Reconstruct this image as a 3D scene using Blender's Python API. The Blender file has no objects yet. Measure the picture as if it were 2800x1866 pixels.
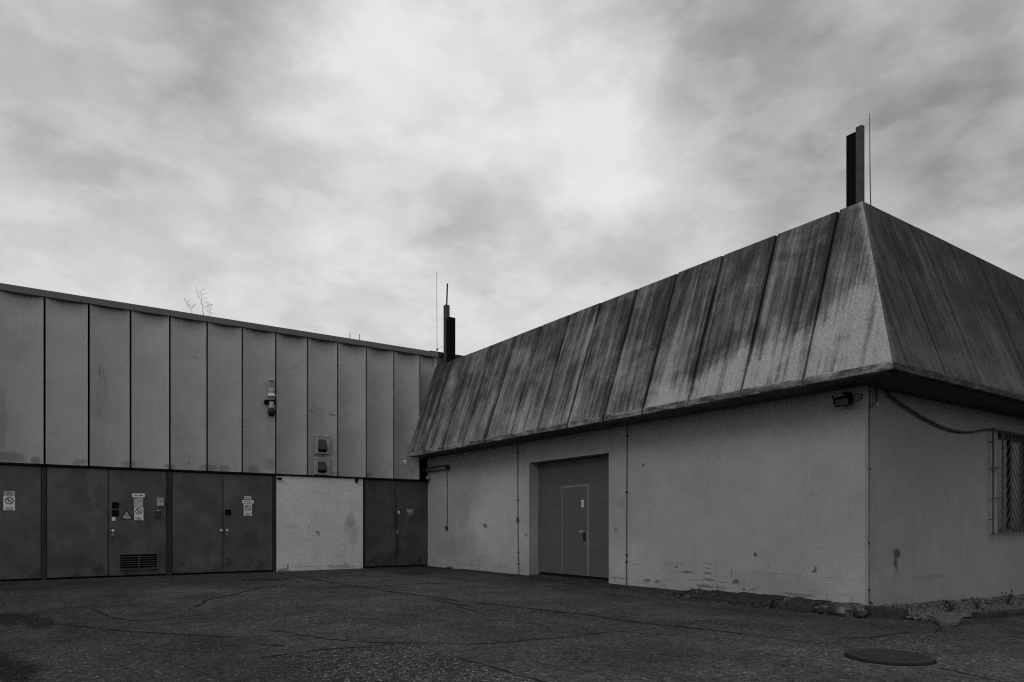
import bpy, bmesh, math, random
from mathutils import Vector, Matrix, noise
random.seed(7)
R = math.radians
sc = bpy.context.scene
col = sc.collection

# ------------------------------------------------------------------ main dimensions (metres; +X right along the warehouse, +Y away)
XR = 9.040          # hall wall facing the yard
YW = 17.105         # warehouse front
YF = 4.979          # hall end wall
XE, YE, ZE = 8.355, 4.241, 2.937   # eave edge of the hall roof
XT, YT, ZT = 9.204, 5.075, 5.448   # top edge of the hall roof
ZC = 2.352          # bottom of the metal cladding
PX0, PDX = 0.2922, 0.769           # cladding joints

def smooth(a, b, x):
    t = min(1, max(0, (x - a) / (b - a)))
    return t * t * (3 - 2 * t)

def gz(x, y):
    """height of the yard surface"""
    z = -0.055 * smooth(7.2, 8.4, x) * smooth(8.6, 7.2, y)
    if x > 9.5 and y < 8:
        z += -0.02 * (min(x, 15) - 9.5)
    return z

# ------------------------------------------------------------------ node helpers
class NT:
    def __init__(s, tree):
        s.t = tree; s.n = tree.nodes; s.l = tree.links
        s._pos = None
    def put(s, sock, v):
        if isinstance(v, bpy.types.NodeSocket): s.l.new(v, sock)
        else: sock.default_value = v
    def m(s, op, a, b=0.0, c=None, clamp=False):
        n = s.n.new('ShaderNodeMath'); n.operation = op; n.use_clamp = clamp
        s.put(n.inputs[0], a); s.put(n.inputs[1], b)
        if c is not None: s.put(n.inputs[2], c)
        return n.outputs[0]
    def add(s, a, b): return s.m('ADD', a, b)
    def sub(s, a, b): return s.m('SUBTRACT', a, b)
    def mul(s, a, b): return s.m('MULTIPLY', a, b)
    def lerp(s, a, b, f):
        n = s.n.new('ShaderNodeMix'); n.data_type = 'FLOAT'
        s.put(n.inputs[0], f); s.put(n.inputs[2], a); s.put(n.inputs[3], b)
        return n.outputs[0]
    def step(s, v, a, b, lo=0.0, hi=1.0):
        n = s.n.new('ShaderNodeMapRange'); n.interpolation_type = 'SMOOTHSTEP'
        s.put(n.inputs[0], v); s.put(n.inputs[1], a); s.put(n.inputs[2], b); s.put(n.inputs[3], lo); s.put(n.inputs[4], hi)
        return n.outputs[0]
    def pos(s):
        if s._pos is None:
            g = s.n.new('ShaderNodeNewGeometry'); s._pos = g.outputs['Position']
            x = s.n.new('ShaderNodeSeparateXYZ'); s.l.new(s._pos, x.inputs[0])
            s.xyz = x.outputs
        return s._pos
    def vec(s, x, y, z):
        n = s.n.new('ShaderNodeCombineXYZ')
        s.put(n.inputs[0], x); s.put(n.inputs[1], y); s.put(n.inputs[2], z)
        return n.outputs[0]
    def noise(s, v, scale=1.0, detail=4.0, rough=0.55, dist=0.0):
        n = s.n.new('ShaderNodeTexNoise'); s.l.new(v, n.inputs['Vector'])
        n.inputs['Scale'].default_value = scale; n.inputs['Detail'].default_value = detail
        n.inputs['Roughness'].default_value = rough; n.inputs['Distortion'].default_value = dist
        return n.outputs[0]
    def voro(s, v, scale):
        n = s.n.new('ShaderNodeTexVoronoi'); s.l.new(v, n.inputs['Vector']); n.inputs['Scale'].default_value = scale
        x = s.n.new('ShaderNodeSeparateColor'); s.l.new(n.outputs['Color'], x.inputs[0])
        return n.outputs['Distance'], x.outputs[0]
    def spots(s, A, B, lst):
        """sum of soft-edged marks (a, b, half width, half height, strength) on a surface, 0..1"""
        tot = 0.0
        for a, b, ra, rb, k in lst:
            u = s.m('DIVIDE', s.sub(A, a), ra); v = s.m('DIVIDE', s.sub(B, b), rb)
            d = s.add(s.mul(u, u), s.mul(v, v))
            tot = s.add(tot, s.mul(s.step(d, 0.25, 1.3, 1.0, 0.0), k))
        return s.m('MINIMUM', tot, 1.0)

def material(name):
    mt = bpy.data.materials.new(name); mt.use_nodes = True
    return mt, NT(mt.node_tree), mt.node_tree.nodes['Principled BSDF']

def finish(nt, b, color, rough=0.8, spec=0.3, metal=0.0, bump=None, bstr=0.3, bdist=0.01):
    if isinstance(color, (int, float)): b.inputs['Base Color'].default_value = (color, color, color, 1)
    else:
        cc = nt.n.new('ShaderNodeCombineColor')
        for i in range(3): nt.l.new(color, cc.inputs[i])
        nt.l.new(cc.outputs[0], b.inputs['Base Color'])
    nt.put(b.inputs['Roughness'], rough)
    b.inputs['Specular IOR Level'].default_value = spec
    b.inputs['Metallic'].default_value = metal
    if bump is not None:
        bn = nt.n.new('ShaderNodeBump'); nt.l.new(bump, bn.inputs['Height'])
        bn.inputs['Strength'].default_value = bstr; bn.inputs['Distance'].default_value = bdist
        nt.l.new(bn.outputs[0], b.inputs['Normal'])

def plain(name, c, rough=0.6, spec=0.3, metal=0.0, var=0.18, scale=9.0):
    mt, n, b = material(name); p = n.pos()
    f = n.noise(p, scale, 5.0)
    finish(n, b, n.mul(n.lerp(1 - var, 1 + var, n.step(f, .25, .75)), c), rough, spec, metal)
    return mt

M = {}
M['white'] = plain('white_plate', .62, .45, .3, var=.10)
M['paper'] = plain('weathered_paper', .40, .8, var=.25, scale=30)
M['greyplate'] = plain('grey_plate', .33, .5, var=.2, scale=25)
M['yellow'] = plain('warning_yellow', .36, .5)
M['ink'] = plain('ink', .008, .8, .1)
M['red'] = plain('prohibition_red', .04, .6, .15)
M['black'] = plain('black_gap', .006, .9, .1)
M['darkmetal'] = plain('dark_metal', .03, .55)
M['blackmetal'] = plain('black_metal', .006, .9, .06)
M['greymetal'] = plain('grey_metal', .16, .5)
M['lightmetal'] = plain('light_metal', .45, .35, .5)
M['alu'] = plain('dull_aluminium', .22, .45, .5)
M['plasticwhite'] = plain('white_plastic', .6, .4)
M['bark'] = plain('bark', .09, .9)
M['leaf'] = plain('leaf', .045, .8)
M['moss'] = plain('moss', .06, .9)
M['cable'] = plain('cable_sheath', .025, .6)
M['framegrey'] = plain('frame_grey', .165, .5)
M['bargrey'] = plain('bar_paint', .085, .7, .15)
M['lensgrey'] = plain('dull_lens', .07, .3)
M['fluemetal'] = plain('flue_metal', .062, .8, .15, var=.25, scale=6)
M['rodgrey'] = plain('galvanised_rod', .14, .5)
M['conductor'] = plain('weathered_conductor', .075, .6)

def glass():
    mt, n, b = material('dark_glass'); n.pos()
    finish(n, b, .010, .25, .25); return mt
M['glass'] = glass()

def plaster(name, base, A, marks, light_marks=(), smear=True, A0=0):
    """painted render; A = 'x' or 'y' axis that runs along the wall"""
    mt, n, b = material(name); p = n.pos(); X, Y, Z = n.xyz
    along = X if A == 'x' else Y
    big = n.noise(p, .55, 5.0, .6); mid = n.noise(p, 3.2, 5.0, .6); fine = n.noise(p, 48.0, 3.0, .8)
    c = n.mul(n.lerp(.92, 1.07, n.step(big, .3, .7)), base)
    c = n.mul(c, n.lerp(.955, 1.045, n.step(mid, .3, .7))); c = n.mul(c, n.lerp(.80, 1.20, n.step(fine, .28, .72)))
    w = n.noise(p, 5.0, 4.0, .7); wa = n.add(along, n.mul(n.sub(w, .5), .10)); wz = n.add(Z, n.mul(n.sub(n.noise(p, 9.0, 3.0), .5), .07))
    # faint vertical run-off
    run = n.noise(n.vec(n.mul(along, 7.0), n.mul(Z, .45), 3.0), 1.0, 4.0, .6)
    c = n.mul(c, n.lerp(1.0, .90, n.step(run, .50, .85)))
    if smear:   # horizontal board marks showing through low on the wall, and splash dirt
        hs = n.noise(n.vec(n.mul(along, 1.3), n.mul(Z, 17.0), 1.0), 1.0, 5.0, .65)
        hm = n.mul(n.step(hs, .56, .72), n.step(n.add(Z, n.mul(n.sub(mid, .5), .5)), .30, .75, 1.0, 0.0))
        c = n.mul(c, n.lerp(1.0, .62, hm))
        sp = n.noise(n.vec(n.mul(along, 5.0), n.mul(Z, 9.0), 7.0), 1.0, 6.0, .7)
        sm = n.mul(n.step(sp, .52, .70), n.step(Z, .05, .30, 1.0, 0.0))
        c = n.mul(c, n.lerp(1.0, .45, sm))
        chips = n.noise(p, 16.0, 2.0, .5)
        c = n.mul(c, n.lerp(1.0, .35, n.mul(n.step(chips, .735, .77), n.step(Z, .4, 1.2, .7, .12))))
    c = n.mul(c, n.lerp(1.0, .30, n.spots(wa, wz, marks)))
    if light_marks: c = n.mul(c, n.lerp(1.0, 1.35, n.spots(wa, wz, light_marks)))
    h = n.add(n.mul(fine, .35), n.mul(n.noise(p, 28.0, 4.0), .65))
    finish(n, b, c, .92, .15, 0, h, .35, .006)
    return mt

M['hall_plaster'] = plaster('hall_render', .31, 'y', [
    (8.979, 2.18, .035, .04, .9), (9.67, 1.02, .07, .06, .4), (12.56, .89, .07, .04, .6), (12.655, .834, .02, .02, .9),
    (14.23, 1.09, .10, .055, .85), (14.31, 1.12, .06, .02, .5), (15.43, 1.09, .05, .09, .3), (6.64, .66, .035, .04, .95), (5.66, .49, .02, .06, .7), (5.66, .46, .045, .025, .6),
    (7.0, .235, .07, .05, .75), (7.07, .36, .015, .09, .5), (6.85, .117, .03, .02, .9), (7.6, .12, .22, .03, .8), (7.27, .115, .14, .045, .4), (7.53, .33, .10, .018, .75),
    (7.53, .42, .08, .014, .75), (7.53, .227, .16, .02, .75), (7.52, .49, .08, .012, .5), (5.93, .116, .30, .035, .5), (8.0, .32, .18, .014, .6), (8.12, .47, .10, .01, .6),
    (7.23, .21, .08, .012, .6), (6.31, .40, .5, .012, .25), (8.89, .127, .10, .04, .75), (8.64, .125, .06, .03, .75), (9.6, .13, .35, .02, .45), (9.1, .40, .16, .01, .5),
    (8.21, .40, .03, .03, .8), (7.95, .33, .15, .014, .6), (15.2, .125, .8, .010, .45), (13.7, .148, .5, .010, .45), (9.55, 1.52, .145, .11, .22),
    (9.46, 1.35, .03, .10, .15), (14.9, .7, .5, .35, .10), (15.2, 1.5, .35, .5, .16), (15.9, .55, .9, .3, .16), (6.3, .25, .9, .22, .14)], [(13.6, 1.25, 1.5, 1.15, .62), (14.9, 1.1, .9, .8, .22), (9.2, .45, .7, .45, .30), (8.0, .9, 1.6, .9, .14), (5.2, .5, .5, .5, .2)])  # first two pale patches brighten the colour to offset inner-corner shade
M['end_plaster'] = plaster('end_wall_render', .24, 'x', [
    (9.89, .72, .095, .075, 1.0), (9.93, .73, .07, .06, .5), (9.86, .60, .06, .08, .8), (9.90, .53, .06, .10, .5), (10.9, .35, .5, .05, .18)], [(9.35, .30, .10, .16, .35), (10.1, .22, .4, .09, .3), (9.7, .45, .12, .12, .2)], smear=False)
M['yard_plaster'] = plaster('pale_render', .58, 'x', [
    (6.80, 1.25, .13, .22, .33), (6.88, .90, .15, .35, .28), (6.70, 1.1, .10, .22, .22), (5.93, .95, .06, .03, .85), (5.97, .90, .03, .05, .8), (5.72, 1.05, .015, .02, .9),
    (5.9, 1.42, .012, .012, .9), (5.3, 1.08, .22, .08, .16), (5.2, .12, .03, .07, .8), (5.9, .10, .8, .012, .5), (6.6, .06, .4, .05, .45), (5.1, .03, .18, .05, .8)])

def painted_metal(name, c, rough, marks, streak=.08, mott=.09, scale=1.3, foot=False):
    mt, n, b = material(name); p = n.pos(); X, Y, Z = n.xyz
    big = n.noise(p, scale, 6.0, .65); fine = n.noise(p, 55.0, 3.0, .75)
    st = n.noise(n.vec(n.mul(X, 16.0), n.mul(Z, .7), Y), 1.0, 5.0, .6)
    oi = n.n.new('ShaderNodeObjectInfo')
    v = n.mul(n.mul(n.lerp(1 - mott, 1 + mott, n.step(big, .3, .7)), c), n.lerp(.94, 1.06, oi.outputs['Random']))
    if foot:      # splash dirt and rubbed-off paint low on the leaf
        v = n.mul(v, n.lerp(1.0, .50, n.mul(n.step(n.add(n.noise(n.vec(n.mul(X, 4.0), Y, n.mul(Z, 3.0)), 1.0, 6.0, .7), n.mul(Z, -.35)), .40, .60), n.step(Z, .2, 1.1, 1.0, .25))))
        v = n.mul(v, n.lerp(1.0, 1.35, n.step(n.noise(n.vec(n.mul(X, 2.2), Y, n.mul(Z, 1.1)), 1.0, 6.0, .7), .55, .72)))
    v = n.mul(v, n.lerp(1.0, 1 - streak * 2, n.step(st, .52, .80)))
    v = n.mul(v, n.lerp(.93, 1.07, n.step(fine, .3, .7)))
    sp = n.noise(p, 14.0, 2.0); v = n.mul(v, n.lerp(1.0, .55, n.step(sp, .72, .76)))
    if marks:
        w = n.noise(p, 6.0, 4.0, .7)
        wx = n.add(X, n.mul(n.sub(w, .5), .12)); wz = n.add(Z, n.mul(n.sub(n.noise(p, 5.0, 3.0), .5), .16))
        v = n.mul(v, n.lerp(1.0, .30, n.spots(wx, wz, marks)))
    finish(n, b, v, rough, .3, 0, n.add(n.mul(big, .6), n.mul(n.noise(p, 1.1, 2.0), 1.0)), .22, .02)
    return mt

clad_marks = [(1.27, 4.35, .03, .20, .35), (1.34, 4.28, .02, .16, .4), (1.30, 3.8, .12, .7, .14), (3.1, 4.9, .10, .05, .3), (4.78, 3.5, .10, .45, .22), (4.78, 2.55, .14, .16, .35), (3.4, 2.42, .2, .08, .5), (4.4, 2.42, .16, .10, .5),
              (1.8, 2.42, .15, .09, .45), (2.6, 2.40, .12, .07, .5), (.9, 2.41, .15, .07, .45), (3.75, 2.42, .15, .10, .5), (-.3, 2.45, .3, .13, .55), (.15, 2.42, .1, .10, .6), (-.45, 3.2, .14, .8, .3), (6.0, 3.95, .3, .16, .10), (3.0, 2.5, .03, .03, .6), (5.35, 4.95, .05, .05, .3),
              (6.05, 3.1, .24, .30, .26), (6.04, 2.55, .24, .26, .26), (7.3, 2.42, .12, .06, .4), (6.35, 2.40, .15, .05, .35)]
M['cladding'] = painted_metal('painted_cladding', .33, .55, clad_marks)
M['fascia'] = painted_metal('fascia_metal', .125, .5, [], .2)
M['doorpaint'] = painted_metal('dark_door_paint', .070, .5, [(3.3, .7, .30, .35, .3), (4.3, .75, .25, .25, .3), (.9, .35, .3, .2, .25), (8.1, 1.2, .06, .25, .7), (8.13, .55, .05, .45, .8), (8.05, 1.35, .05, .12, .5), (7.5, 1.25, .25, .3, .25), (8.6, .75, .3, .2, .3), (7.5, .75, .2, .14, .3), (3.78, .9, .05, .2, .5), (1.5, .9, .05, .2, .5), (2.2, .7, .06, .4, .2), (2.35, .55, .1, .15, .3)], .12, .28, 1.7, True)
M['postpaint'] = painted_metal('door_post_paint', .017, .55, [], .2)
M['garagepaint'] = painted_metal('sectional_door_paint', .084, .45, [], .04, .06)

def roof_concrete(name, A, lo, hi, marks, low_edge):
    mt, n, b = material(name); p = n.pos(); X, Y, Z = n.xyz
    al = X if A == 'x' else Y
    # run-off follows the slope: straighten the fan towards the hip
    s1 = n.noise(n.vec(n.mul(al, 5.5), n.mul(Z, .32), 2.0), 1.0, 5.0, .62, .25)
    s2 = n.noise(n.vec(n.mul(al, 19.0), n.mul(Z, .75), 5.0), 1.0, 5.0, .65, .2)
    s3 = n.noise(n.vec(n.mul(al, 55.0), n.mul(Z, 2.2), 9.0), 1.0, 3.0, .6)
    blot = n.noise(p, 1.15, 6.0, .66, .4); fine = n.noise(p, 34.0, 5.0, .75); grit = n.noise(p, 110.0, 2.0, .7)
    v = n.add(n.add(n.mul(s1, .30), n.mul(s2, .28)), n.add(n.mul(s3, .24), n.mul(blot, .58)))      # about .69 +- .12
    if low_edge:
        edge = n.add(n.sub(low_edge[0], n.mul(n.sub(al, 4.5), low_edge[1])), n.add(n.mul(n.sub(s2, .5), .9), n.mul(n.sub(blot, .5), 1.5)))
        clean = n.step(n.sub(edge, Z), -.18, .45)
        clean = n.mul(clean, n.lerp(.35, 1.0, n.step(s1, .36, .56)))
        v = n.add(v, n.mul(clean, .25))
    w = n.noise(p, 4.0, 4.0, .7); wa = n.add(al, n.mul(n.sub(w, .5), .16)); wz = n.add(Z, n.mul(n.sub(blot, .5), .7))
    if marks: v = n.add(v, n.mul(n.spots(wa, wz, marks), .16))
    hipc = (YE - ZE * (YT - YE) / (ZT - ZE)) if A == 'y' else (XE - ZE * (XT - XE) / (ZT - ZE)); hips = ((YT - YE) if A == 'y' else (XT - XE)) / (ZT - ZE)
    hip = n.sub(al, n.add(n.mul(Z, hips), hipc))                       # distance from the worn hip edge
    v = n.add(v, n.mul(n.step(n.add(hip, n.mul(n.sub(n.noise(p, 11.0, 5.0, .7), .5), .16)), .0, .11, 1.0, 0.0), .17))
    # grey film of dirt down the upper edge and along each joint
    u = n.m('FRACT', n.m('DIVIDE', n.add(n.sub(al, 5.42 if A == 'y' else 9.70), n.mul(n.sub(s2, .5), .08)), .9735 if A == 'y' else .97))
    seam = n.add(n.step(u, .0, .16, 1.0, 0.0), n.step(u, .88, 1.0))
    v = n.sub(v, n.mul(seam, n.mul(n.step(s1, .40, .62), .16 if A == 'y' else .07)))
    cur = n.noise(n.vec(n.mul(al, 9.0), 0.0, 4.0), 1.0, 4.0, .6)           # curtains of dirt hanging from the top edge, each its own length
    v = n.sub(v, n.mul(n.step(n.sub(n.add(Z, n.mul(n.sub(s3, .5), .4)), n.lerp(2.6, 5.6, n.step(cur, .35, .65))), -.30, .45), .075))
    oi = n.n.new('ShaderNodeObjectInfo'); v = n.add(v, n.mul(n.sub(oi.outputs['Random'], .5), .07))
    t = n.step(v, .50, .98)
    c = n.lerp(lo, hi, t)
    c = n.mul(c, n.lerp(.74, 1.26, n.step(fine, .3, .7))); c = n.mul(c, n.lerp(.82, 1.18, n.step(grit, .3, .7)))
    pits = n.noise(p, 13.0, 2.0); c = n.mul(c, n.lerp(1.0, .35, n.step(pits, .745, .77)))
    h = n.add(n.mul(fine, .5), n.add(n.mul(grit, .2), n.mul(n.noise(p, 9.0, 4.0), .5)))
    finish(n, b, c, .93, .15, 0, h, .55, .012)
    return mt

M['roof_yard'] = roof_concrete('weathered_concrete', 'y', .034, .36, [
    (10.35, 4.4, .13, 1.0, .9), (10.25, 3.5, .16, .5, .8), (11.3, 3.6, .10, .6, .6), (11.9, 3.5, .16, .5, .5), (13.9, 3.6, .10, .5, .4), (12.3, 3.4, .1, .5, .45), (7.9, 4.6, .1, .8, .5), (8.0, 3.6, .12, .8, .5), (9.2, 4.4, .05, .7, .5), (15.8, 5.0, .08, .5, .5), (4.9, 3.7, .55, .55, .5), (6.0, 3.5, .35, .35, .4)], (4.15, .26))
M['roof_end'] = roof_concrete('mossy_shaded_concrete', 'x', .022, .13, [(10.4, 5.0, .08, .3, .5), (9.9, 5.2, .05, .3, .5), (11.5, 4.9, .06, .3, .5), (9.6, 3.2, .6, .2, .35), (12.0, 3.6, .4, .5, .4), (11.0, 3.25, 1.5, .22, .35), (10.6, 3.8, .12, .6, .4), (9.2, 3.4, .3, .3, .3)], None)  # weathering and the end side's weaker light both put into the darker colour

def lip_concrete(name, lo, hi):
    mt, n, b = material(name); p = n.pos(); X, Y, Z = n.xyz
    s = n.noise(n.vec(n.mul(X, 2.6), n.mul(Y, 2.6), n.mul(Z, 9.0)), 1.0, 7.0, .75); f = n.noise(p, 40.0, 3.0)
    c = n.lerp(lo, hi, n.step(s, .40, .66)); c = n.mul(c, n.lerp(.6, 1.4, f))
    finish(n, b, c, .92, .15, 0, f, .5, .01); return mt
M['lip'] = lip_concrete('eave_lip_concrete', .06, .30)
M['lip_dark'] = lip_concrete('mossy_shaded_lip_concrete', .025, .09)  # end lip: same dirt and shade mixed into the tone
M['soffit'] = plain('soffit_board', .085, .9, .1, var=.25, scale=2.5)

def asphalt():
    mt, n, b = material('worn_asphalt'); p = n.pos(); X, Y, Z = n.xyz
    big = n.noise(p, .22, 5.0, .6, .6); mid = n.noise(p, 1.1, 6.0, .65, .4); sm = n.noise(p, 5.5, 5.0, .7); gr = n.noise(p, 17.0, 4.0, .75)
    d, r = n.voro(p, 40.0); d2, r2 = n.voro(p, 95.0)
    c = n.lerp(.049, .080, n.step(big, .32, .68)); c = n.mul(c, n.lerp(.74, 1.26, n.step(mid, .3, .7)))
    c = n.mul(c, n.lerp(.78, 1.22, n.step(sm, .3, .7))); c = n.mul(c, n.lerp(.50, 1.50, n.step(gr, .3, .7)))
    # where the binder has worn off and the stones show
    wob = n.add(n.mul(n.sub(mid, .5), 1.1), n.mul(n.sub(sm, .5), .55))
    edge = lambda nx, ny, cc: n.step(n.add(n.add(n.mul(X, nx), n.mul(Y, ny)), n.add(wob, cc)), -.10, .14)
    edge2 = lambda nx, ny, cc: n.step(n.add(n.add(n.mul(X, nx), n.mul(Y, ny)), n.add(n.mul(wob, .12), cc)), -.02, .03)
    bare = n.mul(edge2(.06, -1.0, 5.90), n.mul(edge2(-1.0, .02, 2.86), edge(1.0, .12, -2.25)))
    wx = n.add(X, n.mul(wob, .5)); wy = n.add(Y, n.mul(n.sub(sm, .5), 1.2))
    loc = n.spots(wx, wy, [(6.65, 3.2, .46, .36, .95), (5.55, 3.5, .44, .46, 1.0), (5.85, 5.3, .35, .75, .55), (5.35, 7.2, .30, 1.1, .3), (4.3, 7.6, 1.7, 1.8, .40), (7.4, 3.2, .6, .5, .3), (3.6, 9.6, 1.5, 2.2, .36), (6.1, 4.2, .5, .6, .4)])
    worn = n.m('MINIMUM', n.add(n.add(n.mul(n.step(n.add(mid, n.mul(n.sub(big, .5), .8)), .46, .72), .30), loc), bare), 1.0)
    stone = n.mul(n.m('POWER', r, n.lerp(9.0, 2.2, worn)), n.lerp(.14, .30, worn))
    c = n.mul(c, n.lerp(1.0, .70, bare))
    # oil and damp stains, the older darker surfacing along the left, and darker tone towards the walls
    ex = n.add(X, n.mul(n.sub(sm, .5), .35)); ey = n.add(Y, n.mul(n.sub(mid, .5), 1.0))
    oil = n.spots(ex, ey, [(-.25, 10.15, .38, .75, .9), (.12, 9.6, .16, .65, .8), (.42, 8.95, .10, .55, .55), (-.45, 6.6, .55, 1.0, .95), (-.1, 6.4, .20, .7, .6), (4.98, 8.75, .10, .75, .7), (5.45, 7.1, .12, .7, .35), (1.0, 12.5, .8, .5, .25), (2.4, 11.6, .5, .4, .25)])
    c = n.mul(c, n.lerp(1.0, .28, oil)); oil_free = n.sub(1.0, oil)
    old = n.step(n.add(n.add(X, n.mul(Y, .10)), n.mul(wob, .9)), 1.4, 3.4, .66, 1.0)
    c = n.mul(c, old)
    c = n.mul(c, n.step(n.add(Y, n.mul(wob, .8)), 13.2, 15.0, 1.0, .72))
    c = n.mul(c, n.step(n.add(n.add(X, n.mul(Y, .02)), n.mul(wob, .25)), 7.0, 7.6, 1.0, .80))
    c = n.add(c, n.mul(stone, n.step(d, .10, .55, 1.0, 0.0)))
    d3, r3 = n.voro(p, 26.0)
    c = n.add(c, n.mul(n.mul(n.m('POWER', r3, n.lerp(22.0, 7.0, worn)), .28), n.mul(n.step(d3, .10, .45, 1.0, 0.0), oil_free)))
    c = n.mul(c, n.lerp(.55, 1.45, r2))
    h = n.add(n.mul(d, -.8), n.add(n.mul(r, .6), n.mul(gr, .9)))
    finish(n, b, c, .95, .10, 0, h, .8, .016); return mt
M['asphalt'] = asphalt()

def chips(name, base, bright, scale, rough=.9):
    mt, n, b = material(name); p = n.pos()
    d, r = n.voro(p, scale); d2, r2 = n.voro(p, scale * 2.6); mid = n.noise(p, 2.6, 5.0, .65)
    c = n.lerp(base, bright, n.m('POWER', r, 3.0)); c = n.mul(c, n.lerp(.45, 1.25, n.step(mid, .3, .66))); c = n.mul(c, n.lerp(.6, 1.4, r2))
    c = n.mul(c, n.lerp(1.0, .25, n.step(d, .32, .62)))
    finish(n, b, c, rough, .15, 0, n.add(n.mul(d, -1.0), n.mul(r, .8)), .9, .018); return mt
M['bare_stone'] = chips('bare_aggregate', .03, .27, 46.0)
M['tar'] = plain('tar_joint', .006, .8, .15, var=.5, scale=14)
M['damp'] = plain('oil_stained_asphalt', .014, .75, .2, var=.4, scale=10)
M['apron'] = chips('apron_concrete', .075, .13, 50.0)
M['gravelmat'] = plain('gravel_stone', .095, .9, .15, var=.7, scale=22)
M['stonegrey'] = plain('paving_stone', .085, .9, .15, var=.35, scale=14)
M['iron'] = plain('cast_iron', .017, .6, .3, var=.3, scale=40)

def rubble():
    mt, n, b = material('broken_concrete'); p = n.pos()
    a = n.noise(p, 6.5, 6.0, .7); f = n.noise(p, 40.0, 3.0, .7)
    c = n.lerp(.025, .17, n.step(a, .40, .70)); c = n.mul(c, n.lerp(.6, 1.4, f))
    finish(n, b, c, .95, .1, 0, n.add(a, n.mul(f, .4)), .9, .03); return mt
M['rubble'] = rubble()
M['kerbdark'] = plain('old_kerb_concrete', .033, .95, .1, var=.45, scale=12)

# ------------------------------------------------------------------ mesh builder
WORLD = {}
class MB:
    def __init__(s): s.v = []; s.f = []; s.mi = []
    def face(s, pts, mi=0):
        k = len(s.v); s.v += [tuple(p) for p in pts]; s.f.append(tuple(range(k, k + len(pts)))); s.mi.append(mi)
    def box(s, x0, x1, y0, y1, z0, z1, mi=0):
        k = len(s.v)
        s.v += [(x, y, z) for z in (z0, z1) for y in (y0, y1) for x in (x0, x1)]
        for q in ((0, 2, 3, 1), (4, 5, 7, 6), (0, 1, 5, 4), (2, 6, 7, 3), (0, 4, 6, 2), (1, 3, 7, 5)):
            s.f.append(tuple(k + i for i in q)); s.mi.append(mi)
        return s
    def loft(s, rings, mi=0, close=True, cap=True):
        k = len(s.v); m = len(rings[0])
        for r in rings: s.v += [tuple(p) for p in r]
        for i in range(len(rings) - 1):
            for j in range(m if close else m - 1):
                a = k + i * m + j; b = k + i * m + (j + 1) % m
                s.f.append((a, b, b + m, a + m)); s.mi.append(mi)
        if cap and close:
            s.f.append(tuple(k + j for j in reversed(range(m)))); s.mi.append(mi)
            e = k + (len(rings) - 1) * m
            s.f.append(tuple(e + j for j in range(m))); s.mi.append(mi)
        return s
    def tube(s, pts, r, n=8, mi=0):
        pts = [Vector(p) for p in pts]; rings = []
        rr = r if isinstance(r, (list, tuple)) else [r] * len(pts)
        for i, p in enumerate(pts):
            d = (pts[min(i + 1, len(pts) - 1)] - pts[max(i - 1, 0)]).normalized()
            u = d.cross(Vector((0, 0, 1)) if abs(d.z) < .9 else Vector((1, 0, 0))).normalized(); w = d.cross(u)
            rings.append([p + (u * math.cos(2 * math.pi * j / n) + w * math.sin(2 * math.pi * j / n)) * rr[i] for j in range(n)])
        return s.loft(rings, mi)
    def lathe(s, c, prof, n=20, mi=0):
        rings = [[(c[0] + r * math.cos(2 * math.pi * j / n), c[1] + r * math.sin(2 * math.pi * j / n), z) for j in range(n)] for r, z in prof]
        return s.loft(rings, mi)
    def prism(s, poly, z0, z1, mi=0):
        return s.loft([[(x, y, z0) for x, y in poly], [(x, y, z1) for x, y in poly]], mi)
    def plate(s, poly, y0, y1, mi=0):            # outline in (x, z), thickness along y
        return s.loft([[(x, y1, z) for x, z in poly], [(x, y0, z) for x, z in poly]], mi)
    def build(s, name, mats, parent=None, bevel=0.0, smooth_=False, origin=None):
        me = bpy.data.meshes.new(name)
        if parent is not None: o0 = WORLD[parent.name]
        elif origin is not None: o0 = Vector(origin)
        else:
            xs, ys, zs = zip(*s.v); o0 = Vector(((min(xs) + max(xs)) / 2, (min(ys) + max(ys)) / 2, min(zs)))
        me.from_pydata([(x - o0.x, y - o0.y, z - o0.z) for x, y, z in s.v], [], s.f)
        for mm in (mats if isinstance(mats, (list, tuple)) else [mats]): me.materials.append(mm)
        me.polygons.foreach_set('material_index', s.mi)
        bm = bmesh.new(); bm.from_mesh(me); bmesh.ops.recalc_face_normals(bm, faces=bm.faces); bm.to_mesh(me); bm.free()
        if smooth_: me.polygons.foreach_set('use_smooth', [True] * len(me.polygons))
        me.update()
        o = bpy.data.objects.new(name, me); col.objects.link(o)
        if parent is not None: o.parent = parent
        else: o.location = o0
        WORLD[o.name] = o0
        if bevel:
            bv = o.modifiers.new('bevel', 'BEVEL'); bv.width = bevel; bv.segments = 2; bv.limit_method = 'ANGLE'
        return o

def tag(o, label=None, cat=None, group=None, kind=None):
    if label: o['label'] = label
    if cat: o['category'] = cat
    if group: o['group'] = group
    if kind: o['kind'] = kind
    return o

def thing(name, loc, label, cat, group=None):
    o = bpy.data.objects.new(name, None); col.objects.link(o); o.location = loc
    o.empty_display_size = .2; WORLD[o.name] = Vector(loc)
    return tag(o, label, cat, group)

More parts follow.
